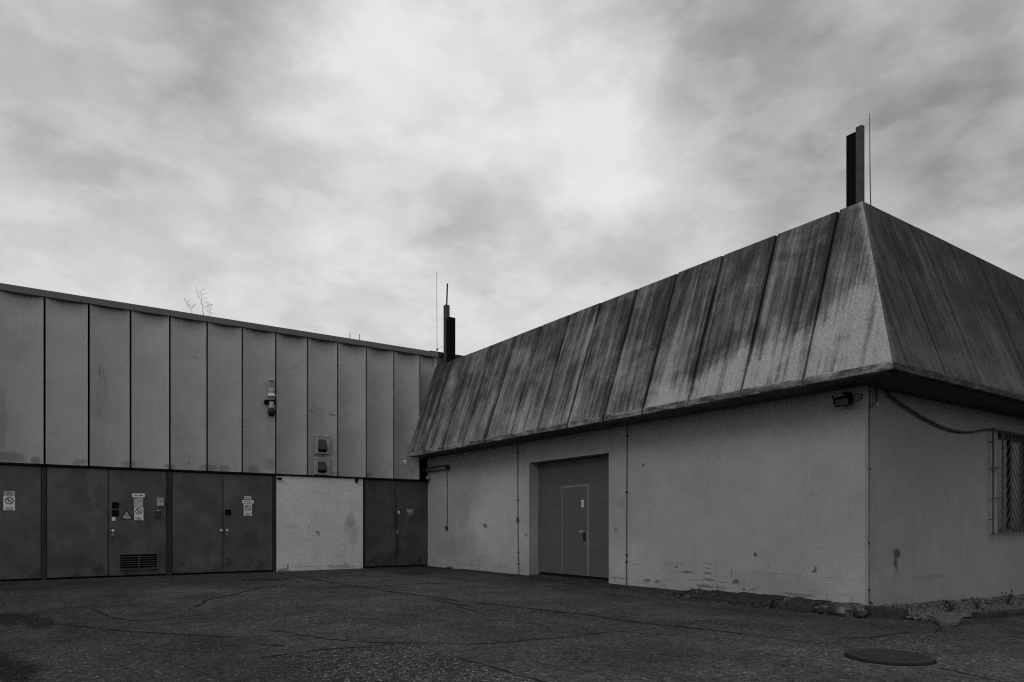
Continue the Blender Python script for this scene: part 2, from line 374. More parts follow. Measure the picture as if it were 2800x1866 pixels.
def lettering(body, width, height, centre, mat, parent, rz=0.0, name='lettering'):
    """raised flat lettering standing upright, facing -Y (turned by rz about Z)"""
    cu = bpy.data.curves.new('txt', 'FONT'); cu.body = body; cu.size = 1.0; cu.align_x = 'CENTER'; cu.align_y = 'CENTER'
    cu.extrude = .01; cu.offset = .018; cu.resolution_u = 2
    t = bpy.data.objects.new('txt', cu); col.objects.link(t)
    dg = bpy.context.evaluated_depsgraph_get(); dg.update()
    me = bpy.data.meshes.new_from_object(t.evaluated_get(dg))
    bpy.data.objects.remove(t); bpy.data.curves.remove(cu)
    xs = [v.co.x for v in me.vertices]; ys = [v.co.y for v in me.vertices]
    cx, cy = (min(xs) + max(xs)) / 2, (min(ys) + max(ys)) / 2
    sx = width / (max(xs) - min(xs)); sy = height / (max(ys) - min(ys))
    rot = Matrix.Rotation(rz, 3, 'Z') @ Matrix.Rotation(R(90), 3, 'X')
    o0 = WORLD[parent.name]
    for v in me.vertices:
        q = Vector(((v.co.x - cx) * sx, (v.co.y - cy) * sy, v.co.z * .08))
        v.co = rot @ q + Vector(centre) - o0
    me.materials.clear(); me.materials.append(mat)
    o = bpy.data.objects.new(name, me); col.objects.link(o); o.parent = parent; WORLD[o.name] = o0
    return o

# ------------------------------------------------------------------ camera
cam = bpy.data.cameras.new('camera'); co = bpy.data.objects.new('camera', cam); col.objects.link(co)
co.location = (0, 0, 1.1); co.rotation_euler = (R(90), 0, -0.604)
cam.sensor_width = 36; cam.lens = 24.71; cam.shift_y = .1804; cam.clip_end = 2000; cam.clip_start = .05
sc.camera = co

# ------------------------------------------------------------------ sky and sun
SUN = Vector((-.78, -.22, .62)).normalized()
w = bpy.data.worlds.new('World'); sc.world = w; w.use_nodes = True
n = NT(w.node_tree); bg = w.node_tree.nodes['Background']
sky = n.n.new('ShaderNodeTexSky'); sky.sky_type = 'NISHITA'; sky.sun_disc = False
sky.sun_elevation = math.asin(SUN.z); sky.sun_rotation = math.atan2(SUN.x, SUN.y)
bw = n.n.new('ShaderNodeRGBToBW'); n.l.new(sky.outputs[0], bw.inputs[0])
tc = n.n.new('ShaderNodeTexCoord'); D = tc.outputs['Generated']
sp = n.n.new('ShaderNodeSeparateXYZ'); n.l.new(D, sp.inputs[0]); dx, dy, dz = sp.outputs
k = n.m('DIVIDE', 1.0, n.add(n.m('MAXIMUM', dz, 0.0), .22))
CP = n.vec(n.mul(dx, k), n.mul(dy, k), 0.0)
cA = n.noise(CP, 1.5, 7.0, .56, .35); cB = n.noise(CP, 4.2, 6.0, .55, .5); cC = n.noise(D, 5.0, 5.0, .6)
wn = n.n.new('ShaderNodeTexNoise'); n.l.new(D, wn.inputs['Vector']); wn.inputs['Scale'].default_value = 4.5; wn.inputs['Detail'].default_value = 5
wv = n.n.new('ShaderNodeVectorMath'); wv.operation = 'SUBTRACT'; n.l.new(wn.outputs['Color'], wv.inputs[0]); wv.inputs[1].default_value = (.5, .5, .5)
wsn = n.n.new('ShaderNodeVectorMath'); wsn.operation = 'SCALE'; n.l.new(wv.outputs[0], wsn.inputs[0]); wsn.inputs['Scale'].default_value = .22
wd = n.n.new('ShaderNodeVectorMath'); wd.operation = 'ADD'; n.l.new(D, wd.inputs[0]); n.l.new(wsn.outputs[0], wd.inputs[1])
nv = n.n.new('ShaderNodeVectorMath'); nv.operation = 'NORMALIZE'; n.l.new(wd.outputs[0], nv.inputs[0])
# thin (bright) and thick (dark) parts of the cloud deck: direction, brightness, angular size
DECK = [(0.338,0.739,0.582,0.16,0.08), (0.373,0.763,0.528,0.2,0.1), (0.355,0.797,0.490,0.16,0.09), (0.305,0.836,0.456,0.12,0.08), (0.521,0.692,0.499,0.14,0.1), (0.580,0.664,0.473,0.16,0.08),
(0.656,0.578,0.485,0.2,0.08), (0.624,0.620,0.476,0.12,0.08), (0.532,0.729,0.431,0.1,0.1), (0.256,0.881,0.398,0.1,0.07), (0.094,0.942,0.323,0.16,0.09), (0.019,0.954,0.298,0.1,0.08),
(-0.004,0.890,0.455,0.06,0.07), (0.772,0.417,0.479,0.08,0.06), (0.785,0.354,0.509,0.04,0.05), (0.481,0.682,0.551,0.07,0.06), (0.196,0.847,0.494,-0.11,0.05), (0.116,0.843,0.525,-0.05,0.1),
(0.053,0.919,0.392,-0.1,0.12), (-0.005,0.936,0.351,-0.09,0.1), (0.120,0.901,0.416,-0.05,0.09), (0.216,0.800,0.560,-0.05,0.08), (0.412,0.701,0.582,-0.06,0.06), (0.677,0.505,0.536,-0.17,0.13),
(0.601,0.573,0.557,-0.05,0.09), (0.738,0.475,0.480,-0.12,0.09), (0.829,0.374,0.416,-0.17,0.08), (0.857,0.314,0.410,-0.16,0.08), (0.828,0.303,0.471,-0.1,0.1), (0.801,0.313,0.511,-0.06,0.12),
(0.878,0.350,0.327,-0.1,0.1), (0.413,0.793,0.447,-0.14,0.07), (0.461,0.793,0.399,-0.1,0.09), (0.204,0.917,0.343,-0.05,0.06), (0.634,0.669,0.388,-0.05,0.1), (0.751,0.508,0.421,-0.08,0.08)]
br = n.step(dz, .12, .58, .70, .51)
for x, y, z, a, r in DECK:
    dn = n.n.new('ShaderNodeVectorMath'); dn.operation = 'DOT_PRODUCT'; n.l.new(nv.outputs[0], dn.inputs[0])
    dn.inputs[1].default_value = Vector((x, y, z)).normalized()
    e = n.m('EXPONENT', n.mul(n.sub(dn.outputs['Value'], 1.0), 1 / (r * r)))
    br = n.m('MULTIPLY_ADD', e, a * (.62 if a > 0 else (.36 if x > .7 else (.38 if a > 0 else .48))), br)
Q = n.vec(dx, dy, n.mul(dz, 1.7))
cD = n.noise(Q, 3.6, 3.0, .45, .15); cE = n.noise(Q, 8.0, 4.0, .5, .2); cF = n.noise(Q, 20.0, 4.0, .55, .1)
br = n.add(br, n.mul(n.sub(n.step(cD, .28, .70), .5), .10)); br = n.add(br, n.mul(n.sub(n.step(cE, .30, .68), .5), .095))
cG = n.noise(Q, 5.5, 6.0, .55, .12); cH = n.noise(n.vec(n.add(dx, .37), dy, n.mul(dz, 2.0)), 11.0, 5.0, .55, .12)
br = n.add(br, n.mul(n.sub(n.step(cG, .43, .61), .5), .065)); br = n.add(br, n.mul(n.sub(n.step(cH, .46, .60), .5), .055))
br = n.add(br, n.mul(n.sub(cF, .5), .11)); br = n.add(br, n.mul(n.sub(cA, .5), .06)); br = n.add(br, n.mul(n.sub(cB, .5), .04))
br = n.m('SMOOTH_MAX', br, .22, .15); br = n.m('SMOOTH_MIN', br, .84, .18)
tot = n.lerp(n.mul(br, 10.0), bw.outputs[0], .04)
cc = n.n.new('ShaderNodeCombineColor')
for i in range(3): n.l.new(tot, cc.inputs[i])
n.l.new(cc.outputs[0], bg.inputs['Color']); bg.inputs['Strength'].default_value = .1

sl = bpy.data.lights.new('sun', 'SUN'); sl.energy = .6; sl.angle = R(25); sl.color = (1, 1, 1)
so = bpy.data.objects.new('sun', sl); col.objects.link(so); so.location = (-30, -10, 40)
so.rotation_euler = SUN.to_track_quat('Z', 'Y').to_euler()

sc.cycles.use_denoising = False; sc.cycles.filter_width = 1.15
sc.view_settings.view_transform = 'Standard'; sc.view_settings.look = 'None'; sc.view_settings.exposure = 0; sc.view_settings.gamma = 1

# ------------------------------------------------------------------ the yard
def frange(a, b, s):
    out = []; x = a
    while x < b - 1e-6: out.append(round(x, 4)); x += s
    return out
xs = [-300, -120, -50, -20, -10] + frange(-6, 16, .2) + [16, 20, 40, 120, 300]
ys = [-300, -120, -50, -20, -8] + frange(-4, 18, .2) + [18, 30, 60, 150, 300]
g = MB(); nx = len(xs)
for y in ys:
    for x in xs: g.v.append((x, y, gz(x, y)))
for j in range(len(ys) - 1):
    for i in range(nx - 1):
        a = j * nx + i; g.f.append((a, a + 1, a + 1 + nx, a + nx)); g.mi.append(0)

def ribbon(pts, wid, mi=1, lift=.004, jit=.8):
    P = [Vector((x, y, 0)) for x, y in pts]; fine = []
    for a, b in zip(P, P[1:]):
        k = max(2, int((b - a).length / .06))
        for i in range(k): fine.append(a.lerp(b, i / k))
    fine.append(P[-1])
    L = []; Rr = []
    for i, p in enumerate(fine):
        d = (fine[min(i + 1, len(fine) - 1)] - fine[max(i - 1, 0)]).normalized(); u = Vector((-d.y, d.x, 0))
        wob = (noise.noise(p * 1.3) * .06 + noise.noise(p * 6.0) * .030 + noise.noise(p * 19.0) * .012)
        t = i / (len(fine) - 1); taper = min(1, 8 * t, 8 * (1 - t))
        wd_ = wid * max(.05, taper) * (1 + jit * 1.6 * noise.noise(p * 4.1 + Vector((3, 3, 3)))); wd_ = max(.002, wd_)
        c = p + u * wob
        for S, q in ((L, c + u * wd_ / 2), (Rr, c - u * wd_ / 2)): S.append((q.x, q.y, gz(q.x, q.y) + lift))
    for i in range(len(fine) - 1): g.face([L[i], L[i + 1], Rr[i + 1], Rr[i]], mi)

def blotch(poly, mi, lift=.003, amp=.06, sub=.08):
    P = [Vector((x, y, 0)) for x, y in poly]; out = []
    for a, b in zip(P, P[1:] + P[:1]):
        k = max(2, int((b - a).length / sub))
        for i in range(k):
            p = a.lerp(b, i / k); d = (b - a).normalized(); u = Vector((-d.y, d.x, 0))
            p = p + u * (noise.noise(p * 3.0) * amp + noise.noise(p * 11.0) * amp * .6)
            out.append(p)
    g.face([(p.x, p.y, gz(p.x, p.y) + lift) for p in out], mi)

CR = [([(4.80, 16.6), (4.84, 13.72), (4.93, 11.61), (5.08, 10.09), (5.2, 8.84), (5.38, 8.13), (5.6, 6.96), (5.73, 5.92), (5.89, 5.09), (6.02, 4.4), (6.1, 3.6)], .042),
      ([(2.0, 7.7), (2.22, 7.22), (2.38, 6.61), (2.92, 6.0), (3.37, 5.56), (3.63, 5.48), (4.02, 5.48), (4.49, 5.43), (5.43, 5.33)], .022),
      ([(1.5, 6.0), (2.13, 6.06), (2.65, 6.05), (2.92, 6.0)], .022), ([(2.95, 5.1), (2.97, 4.49), (3.0, 3.93), (3.1, 3.0)], .018),
      ([(.15, 9.53), (.58, 8.73), (1.08, 7.99), (1.83, 7.05)], .028), ([(.67, 10.9), (.84, 9.71), (1.02, 9.17), (1.42, 9.23), (1.85, 9.29)], .026),
      ([(1.7, 9.9), (2.21, 11.14), (3.1, 12.36), (3.83, 13.09)], .035), ([(4.05, 12.43), (4.31, 11.95), (4.85, 12.3)], .03), ([(1.72, 6.72), (1.92, 6.43)], .035),
      ([(6.4, 3.95), (6.66, 3.77), (6.85, 3.67), (7.47, 3.64), (7.88, 3.62), (8.63, 3.78)], .018), ([(5.73, 2.63), (5.76, 2.49), (5.64, 2.1)], .016),
      ([(7.55, 2.82), (7.95, 2.79), (8.6, 2.7)], .016), ([(4.91, 11.63), (5.45, 11.96), (6.21, 11.95), (6.9, 11.5)], .03), ([(4.86, 13.9), (4.2, 13.5), (3.83, 13.09)], .03),
      ([(7.6, 8.4), (7.9, 6.6), (7.95, 5.4), (8.3, 4.6)], .02), ([(1.0, 12.6), (1.6, 12.9), (2.2, 12.5)], .03), ([(5.2, 8.9), (4.9, 8.4), (4.6, 7.2)], .012), ([(3.0, 8.2), (3.4, 7.6), (3.5, 7.0)], .010)]
for pts, wd_ in CR: ribbon(pts, wd_)
tag(g.build('ground', [M['asphalt'], M['tar'], M['bare_stone'], M['damp']], origin=(0, 0, 0)), 'worn dark asphalt yard with tar joints and bare stony patches', kind='structure')

ap = MB()
ap.prism([(9.03, 15.4), (8.86, 15.2), (8.62, 13.8), (8.52, 12.22), (8.40, 10.99), (8.36, 9.52), (8.62, 8.6), (8.72, 8.0), (9.03, 7.9)], -.06, .014)
ap.box(9.03, 9.42, 9.89, 12.43, -.06, .030)
tag(ap.build('pavement', M['apron']), 'pale concrete strip along the foot of the hall wall', kind='structure')

# ------------------------------------------------------------------ warehouse on the left
wh = thing('storage_building', (2.5, YW + 3, 0), 'long low warehouse with metal cladding above dark steel doors', 'building')
XL, XRW = -7.4, 9.30
body = MB(); body.box(XL, 9.038, YW + .16, YW + 12, -.1, 5.70); body.box(9.045, XRW, YW + .16, YW + 12, 5.2, 5.70); body.build('wall_core', M['black'], wh)
MB().box(XL - .05, XRW, YW + .30, YW + 12.1, 5.70, 5.84).build('roof', M['darkmetal'], wh)
# return of the roof edge and the block behind it
MB().box(XRW - .12, XRW, YW + .02, YW + .16, 5.0, 5.70).box(XRW + .0, 16, YW + .50, YW + 9, 5.0, 5.98).build('rear_block', M['fascia'], wh)
MB().box(XRW + .01, 16, YW + .43, YW + .495, 5.90, 6.02).build('rear_coping', M['postpaint'], wh)
nj = 0
for kk in range(-10, 12):
    a = PX0 + PDX * kk; bnd = a + PDX
    z0 = ZC
    if kk == 11: bnd = XRW - .02; z0 = 2.93
    x0, x1 = a + .019, bnd - .019; mb = MB(); NU, NV = 10, 14; rows = []
    for j in range(NV + 1):
        v = j / NV; row = []
        for i in range(NU + 1):
            u = i / NU; s_ = 2 * u - 1
            dep = (1 - s_ * s_) * ((.045 if kk < 6 else .080) + .072 * smooth(.80, 1.0, v)) + .004 * noise.noise(Vector((x0 + u, v * 3, kk)))
            row.append((x0 + (x1 - x0) * u, YW - .035 + dep, z0 + (5.75 - z0) * v))
        rows.append(row)
    for j in range(NV):
        for i in range(NU): mb.f.append((j * 11 + i, j * 11 + i + 1, (j + 1) * 11 + i + 1, (j + 1) * 11 + i)); mb.mi.append(0)
    for r_ in rows: mb.v += r_
    b0 = len(mb.v)          # turned-back edges
    for (xx, xi) in ((x0, 0), (x1, NU)):
        for j in range(NV):
            p, q = rows[j][xi], rows[j + 1][xi]; mb.face([p, q, (xx, YW + .10, q[2]), (xx, YW + .10, p[2])])
    for i in range(NU):
        p, q = rows[0][i], rows[0][i + 1]; mb.face([p, q, (q[0], YW + .10, z0), (p[0], YW + .10, z0)])
    o = mb.build('cladding_panel', M['cladding'], wh, smooth_=False)
    me = o.data
    for pl in me.polygons: pl.use_smooth = abs(pl.normal.y) > .8
# roof edge
f = MB()
for a, b_ in ((XL - .1, -2.1), (-2.096, .93), (.934, 4.905), (4.909, XRW)):
    f.box(a, b_, YW - .075, YW + .33, 5.724, 5.86)
f.build('roof_edge', M['fascia'], wh, bevel=.006)
MB().box(XL, XRW, YW + .112, YW + .15, 5.69, 5.722).build('edge_soffit', M['black'], wh)
MB().box(XL, 9.02, YW - .02, YW + .15, ZC - .045, ZC - .004).build('shadow_gap', M['black'], wh)  # black strip drawn in for the shadow line under the cladding
MB().box(8.765, 9.037, YW + .08, YW + .15, 2.30, 2.93).build('recess_shade', M['black'], wh)  # black box stands in for the shaded recess under the eave
# pale render panels
MB().box(4.935, 7.135, YW + .012, YW + .155, -.08, ZC - .046).build('wall', M['yard_plaster'], wh)
MB().box(XL, -4.31, YW + .012, YW + .155, -.08, ZC - .046).build('wall', M['yard_plaster'], wh)
# door posts
for a, b_ in ((.238, .327), (2.538, 2.652), (4.850, 4.933), (-2.05, -1.97), (-4.30, -4.22)):
    MB().box(a, b_, YW + .016, YW + .155, -.05, ZC - .048).build('door_post', M['postpaint'], wh, bevel=.006)
MB().box(7.137, 7.215, YW + .05, YW + .155, -.05, ZC - .048).build('door_post', M['postpaint'], wh)
def leaf(a, b_, deep=.022):
    o = MB().box(a + .007, b_ - .007, YW + deep, YW + .14, .035, ZC - .055).build('door_leaf', M['doorpaint'], wh, bevel=.008)
    return o
leaves = [leaf(a, b_) for a, b_ in ((-4.22, -3.14), (-3.14, -2.05), (-1.97, -.87), (-.87, .238), (.327, 1.418), (1.418, 2.538), (2.652, 3.721), (3.721, 4.850))]
leaves.append(leaf(7.215, 8.087, .055)); leaves.append(leaf(8.087, 9.037, .055))
def knob(x, z, par, y=YW + .022):
    mb = MB(); rings = []
    for r_, d in ((.012, 0), (.012, .02), (.030, .028), (.034, .042), (.026, .055), (.008, .06)):
        rings.append([(x + r_ * math.cos(t * math.pi / 8), y - d, z + r_ * math.sin(t * math.pi / 8)) for t in range(16)])
    mb.loft(rings); mb.build('door_handle', M['lightmetal'], par, smooth_=True)
def lock(x, z, par, y=YW + .022):
    mb = MB()
    mb.loft([[(x + r_ * math.cos(t * math.pi / 8), y - d, z + r_ * math.sin(t * math.pi / 8)) for t in range(16)] for r_, d in ((.032, 0), (.030, .012), (.016, .013))])
    o = mb.build('lock', M['alu'], par)
    MB().box(x - .006, x + .006, y - .016, y - .0135, z - .014, z + .014).build('lock', M['ink'], par)
knob(1.506, .99, leaves[5]); lock(1.506, .915, leaves[5])
knob(3.675, .99, leaves[6]); knob(3.803, .99, leaves[7]); lock(3.80, .912, leaves[7])
MB().box(8.118, 8.142, YW + .03, YW + .054, .88, .99).build('door_handle', M['alu'], leaves[9], bevel=.005)
MB().box(8.125, 8.175, YW + .035, YW + .054, .80, .84).build('door_handle', M['darkmetal'], leaves[9], bevel=.005)
# louvre in the sign-covered leaf
lv = MB(); a, b_, z0, z1 = 1.612, 2.374, .15, .511
yl = YW + .021
lv.box(a, a + .025, yl - .03, yl, z0, z1); lv.box(b_ - .025, b_, yl - .03, yl, z0, z1)
lv.box(a + .025, b_ - .025, yl - .034, yl, z1 - .03, z1); lv.box(a + .025, b_ - .025, yl - .034, yl, z0, z0 + .02); lv.box(1.985, 2.003, yl - .026, yl, z0 + .02, z1 - .03)
for i in range(6):
    zz = z0 + .03 + i * .05
    for p, q in ((a + .025, 1.985), (2.003, b_ - .025)):
        lv.loft([[(xx, yl - .030, zz), (xx, yl - .029, zz - .004), (xx, yl - .014, zz + .004), (xx, yl - .015, zz + .008)] for xx in (p, q)])
lv.build('louvre', M['doorpaint'], leaves[5])
MB().box(a + .026, b_ - .026, yl - .003, yl - .0005, z0 + .021, z1 - .031).build('louvre', M['black'], leaves[5])
# two hooded vents in the cladding
for x0, x1, z0, z1 in ((5.865, 6.235, 2.885, 3.345), (5.845, 6.235, 2.37, 2.79)):
    y0 = YW - .040
    v = MB().box(x0, x1, y0 - .012, y0 + .06, z0, z1)
    v.box(x0 - .01, x1 + .02, y0 - .024, y0 - .0125, z1 - .035, z1 - .012)
    v = v.build('vent', M['cladding'], wh, bevel=.003)
    cx = (x0 + x1) / 2 - .01; zt = z1 - .10; zb = z0 + .115; hw = .105
    h = MB()
    h.loft([[(cx - hw * .86, y0 - .014, zt), (cx + hw * .86, y0 - .014, zt), (cx + hw * .86, y0 - .012, zt - .01), (cx - hw * .86, y0 - .012, zt - .01)],
            [(cx - hw, y0 - .105, zb), (cx + hw, y0 - .105, zb), (cx + hw, y0 - .095, zb - .006), (cx - hw, y0 - .095, zb - .006)]])
    for s_ in (-1, 1):
        xx = cx + s_ * hw
        h.loft([[(cx + s_ * hw * .86, y0 - .013, zt - .002), (xx, y0 - .10, zb - .002), (xx, y0 - .013, zb - .045)], [(cx + s_ * hw * .82, y0 - .013, zt - .002), (xx - s_ * .006, y0 - .10, zb - .002), (xx - s_ * .006, y0 - .013, zb - .045)]])
    h.build('vent_hood', M['darkmetal'], v)
    MB().box(cx - hw + .008, cx + hw - .008, y0 - .018, y0 - .0125, zb - .07, zt - .02).build('vent_opening', M['black'], v)
    for p, q in ((-.7, -.2), (.25, .8)): MB().box(cx + hw * p, cx + hw * q, y0 - .085, y0 - .06, zb - .012, zb + .004).build('vent_latch', M['alu'], v)
# creases in one panel
MB().loft([[(6.20, YW - .033, 3.905), (6.20, YW - .030, 3.885)], [(6.30, YW - .052, 3.900), (6.30, YW - .035, 3.872)], [(6.405, YW - .036, 3.893), (6.405, YW - .033, 3.878)]], close=False).build('dent', M['cladding'], wh)
MB().loft([[(5.70, YW - .034, 3.945), (5.70, YW - .030, 3.925)], [(5.77, YW - .026, 3.925), (5.77, YW - .010, 3.91)], [(5.85, YW - .012, 3.895), (5.85, YW - .006, 3.885)]], close=False).build('dent', M['cladding'], wh)

# ------------------------------------------------------------------ concrete hall on the right
hall = thing('concrete_hall', (XR + 4, YF + 6, 0), 'rendered hall under a steep overhanging skirt of streaked concrete panels', 'building')
HX = 24.0
G0, G1, GZ = 9.885, 12.44, 2.478
wl = MB()
wl.box(XR, XR + .09, YF - .022, 5.25, -.15, ZE + .004)
wl.box(XR, XR + .30, 5.25, G0, -.15, ZE + .004)
wl.box(XR, XR + .30, G1, YW + .30, -.15, ZE + .004)
wl.box(XR, XR + .30, G0, G1, GZ, ZE + .004)
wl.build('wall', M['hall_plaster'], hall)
WX0, WX1, WZ0, WZ1 = 13.14, 15.1, .985, 2.655
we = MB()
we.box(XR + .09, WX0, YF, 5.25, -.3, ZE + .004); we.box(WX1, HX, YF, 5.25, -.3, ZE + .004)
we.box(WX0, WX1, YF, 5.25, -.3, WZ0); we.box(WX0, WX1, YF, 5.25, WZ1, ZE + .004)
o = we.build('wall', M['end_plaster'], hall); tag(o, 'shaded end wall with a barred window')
MB().box(XR + .31, HX, 5.30, YW + .3, ZE + .3, 5.30).build('wall_core', M['black'], hall)
MB().box(9.45, HX, 5.6, YW - .3, .0, ZE).build('wall_core', M['black'], hall)
# sectional door set back in the opening
DX = XR + .25
gd = MB()
SEC = [.085, .63, 1.11, 1.55, 2.0, 2.47]
for a, b_ in zip(SEC, SEC[1:]): gd.box(DX, DX + .04, G0 + .004, G1 - .03, a + .0012, b_ - .0012)
gdo = gd.build('garage_door', M['garagepaint'], hall, bevel=.0015)
MB().box(DX + .01, DX + .05, G1 - .028, G1 - .001, .03, 2.47).build('door_track', M['black'], gdo)
MB().box(DX + .012, DX + .05, G0 + .004, G1 - .03, .03, .08).build('door_seal', M['black'], gdo)
fr = MB()
W0, W1, WT = 10.787, 11.583, 1.893
yf = DX - .006
fr.box(yf, DX - .0005, W0 - .055, W0 - .020, .10, WT + .045); fr.box(yf, DX - .0005, W1, W1 + .03, .10, WT + .045)
fr.box(yf, DX - .0005, W0 - .02, W1, WT, WT + .045); fr.box(yf, DX - .0005, W0 - .012, W0 + .012, .10, WT)
fr.build('wicket_frame', M['framegrey'], gdo)
hd = MB().box(DX - .03, DX - .001, 10.862, 10.885, .80, .96); hd.build('lock_plate', M['blackmetal'], gdo, bevel=.004)
MB().tube([(DX - .001, 10.872, .985), (DX - .055, 10.872, .985), (DX - .06, 10.90, .985), (DX - .06, 10.97, .983)], .012, 8).build('door_handle', M['lightmetal'], gdo)
MB().box(DX - .03, DX + .01, 12.395, 12.437, .04, 2.44).build('door_jamb', M['greymetal'], gdo)

# roof skirt panels: profile in (setback, height)
PRO = [(0, ZE), (0, ZE + .088), (.020, ZE + .104), (XT - XE, ZT), (XT - XE + .10, ZT), (.16, ZE + .16), (.13, ZE)]
def lerp(a, b, t): return a + (b - a) * t
def skirt(side, a, b_, hip, matz, dz=0.0, dn=0.0):
    mb = MB(); rings = []
    for end, cv in ((0, a), (1, b_)):
        ring = []
        for d, z in PRO:
            t = d / (XT - XE) if d <= XT - XE else 1 + (d - (XT - XE))
            dd = d + dn; zz = z + (dz if z > 4 else 0)
            if side == 'y':      # runs along Y at X = XE
                al = cv if not (hip and end == 0) else YE + d * (YT - YE) / (XT - XE)
                ring.append((XE + dd, al, zz))
            else:
                al = cv if not (hip and end == 0) else XE + d
                ring.append((al, YE + dd * (YT - YE) / (XT - XE), zz))
        rings.append(ring)
    mb.loft(rings)
    for i, fc in enumerate(mb.f):          # lower lip carries the mottled edge concrete
        if len(fc) == 4 and all(mb.v[q][2] < ZE + .11 for q in fc): mb.mi[i] = 1
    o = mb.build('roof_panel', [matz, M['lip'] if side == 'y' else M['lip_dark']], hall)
    bv = o.modifiers.new('bevel', 'BEVEL'); bv.width = .010; bv.segments = 2; bv.limit_method = 'ANGLE'; bv.angle_limit = R(50)
    return o
rnd = random.Random(3)
joints = [5.42, 6.39, 7.37, 8.33, 9.29, 10.29, 11.23, 12.18, 13.16, 14.14, 15.12, 16.09, YW - .06]
GAP = .020
skirt('y', 0, joints[0] - GAP, True, M['roof_yard'])
for a, b_ in zip(joints, joints[1:]): skirt('y', a + GAP, b_ - GAP, False, M['roof_yard'], rnd.uniform(-.006, .006), rnd.uniform(-.003, .003))
jx = [9.70 + .97 * i for i in range(15)]
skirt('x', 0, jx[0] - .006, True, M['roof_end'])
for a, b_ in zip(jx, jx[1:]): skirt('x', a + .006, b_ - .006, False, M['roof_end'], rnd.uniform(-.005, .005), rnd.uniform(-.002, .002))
bk = MB()      # dark joint backing
e = .10
bk.loft([[(XE + .14, YE + .16, ZE + .02), (XE + .19, YE + .20, ZE + .12), (XT + .06, YT + .06, ZT - .09), (XT + .12, YT + .12, ZT - .09), (XE + .3, YE + .32, ZE + .02)],
         [(XE + .14, YW - .08, ZE + .02), (XE + .19, YW - .08, ZE + .12), (XT + .06, YW - .08, ZT - .09), (XT + .12, YW - .08, ZT - .09), (XE + .3, YW - .08, ZE + .02)]])
bk.build('joint_filler', M['black'], hall)
bk = MB()
bk.loft([[(XE + .36, YE + .145, ZE + .02), (XE + .36, YE + .195, ZE + .12), (XT + .18, YT + .06, ZT - .09), (XT + .18, YT + .12, ZT - .09), (XE + .36, YE + .3, ZE + .02)],
         [(23, YE + .145, ZE + .02), (23, YE + .195, ZE + .12), (23, YT + .06, ZT - .09), (23, YT + .12, ZT - .09), (23, YE + .3, ZE + .02)]])
bk.build('joint_filler', M['black'], hall)
MB().box(XT + .105, 23.2, YT + .105, YW + .45, ZT - .13, ZT - .05).build('roof', M['darkmetal'], hall)
# soffit boards
sy = [5.42, 7.37, 9.29, 11.23, 13.16, 15.12, YW - .06]
MB().loft([[(XE + .13, YE + .13, z), (XR - .002, YF - .026, z), (XR - .002, sy[0] - .006, z), (XE + .13, sy[0] - .006, z)] for z in (ZE + .006, ZE + .02)]).build('soffit', M['soffit'], hall)
for a, b_ in zip(sy, sy[1:]): MB().box(XE + .13, XR - .002, a + .006, b_ - .006, ZE + .006, ZE + .02).build('soffit', M['soffit'], hall)
MB().loft([[(XE + .145, YE + .13, z), (9.70, YE + .13, z), (9.70, YF - .003, z), (XR + .10, YF - .003, z), (XR + .10, YF - .026, z), (XR + .004, YF - .026, z)] for z in (ZE + .007, ZE + .02)]).build('soffit', M['soffit'], hall)
for i in range(7):
    a = 9.71 + 1.94 * i; MB().box(a, a + 1.93, YE + .13, YF - .003, ZE + .007, ZE + .02).build('soffit', M['soffit'], hall)
MB().box(XE + .20, XR + .29, YE + .40, YW - .07, ZE + .023, ZE + .05).box(XR + .31, HX - .2, YE + .20, YF + .20, ZE + .023, ZE + .05).build('ceiling_lining', M['black'], hall)
# window
yi = YF + .17
wn_ = MB().box(WX0 + .002, WX0 + .06, yi, yi + .06, WZ0, WZ1).box(WX1 - .06, WX1 - .002, yi, yi + .06, WZ0, WZ1).box(WX0 + .06, WX1 - .06, yi, yi + .06, WZ1 - .06, WZ1 - .002).box(WX0 + .06, WX1 - .06, yi, yi + .06, WZ0 + .002, WZ0 + .06).box(14.10, 14.15, yi, yi + .06, WZ0 + .06, WZ1 - .06).build('window', M['darkmetal'], hall)
MB().box(WX0 + .06, WX1 - .06, yi + .03, yi + .04, WZ0 + .06, WZ1 - .06).build('pane', M['glass'], wn_)
gr = MB(); yg = YF - .06; q = .011
GX0, GX1, GXM = 12.82, 15.33, 13.18
for xx in (GX0, GXM, GX1 - .36, GX1): gr.box(xx - q, xx + q, yg - q, yg + q, .97, 2.66)
for zz in (.97, 2.66): gr.box(GX0 - q, GX1 + q, yg - q, yg + q, zz - q, zz + q)
for xx0, xx1 in ((GX0, GXM), (GX1 - .36, GX1)):
    for zz in (1.556, 2.045): gr.box(xx0, xx1, yg - .009, yg + .009, zz - .009, zz + .009)
hw_ = (GX1 - .36 - GXM) / 5          # zigzag infill bars, five bays
for bay in range(5):
    up = bay % 2 == 0; xa = GXM + hw_ * bay; k_ = .985 - .5
    while k_ < 2.66:
        za, zb = k_, k_ + hw_ * 1.25
        t0 = max(0, (.985 - za) / (zb - za)); t1 = min(1, (2.645 - za) / (zb - za))
        if t1 > t0 + .05:
            xx = lambda t: xa + hw_ * t if up else xa + hw_ * (1 - t)
            gr.tube([(xx(t0), yg, za + (zb - za) * t0), (xx(t1), yg, za + (zb - za) * t1)], .0065, 6)
        k_ += .165
for i in range(1, 5): gr.box(GXM + hw_ * i - .005, GXM + hw_ * i + .005, yg - .004, yg + .004, .98, 2.65)
for xx in (GX0, GX1):
    for zz in (1.2, 2.45): gr.box(xx - .008, xx + .008, yg, YF + .01, zz - .008, zz + .008)
gr.build('window_grille', M['bargrey'], wn_)
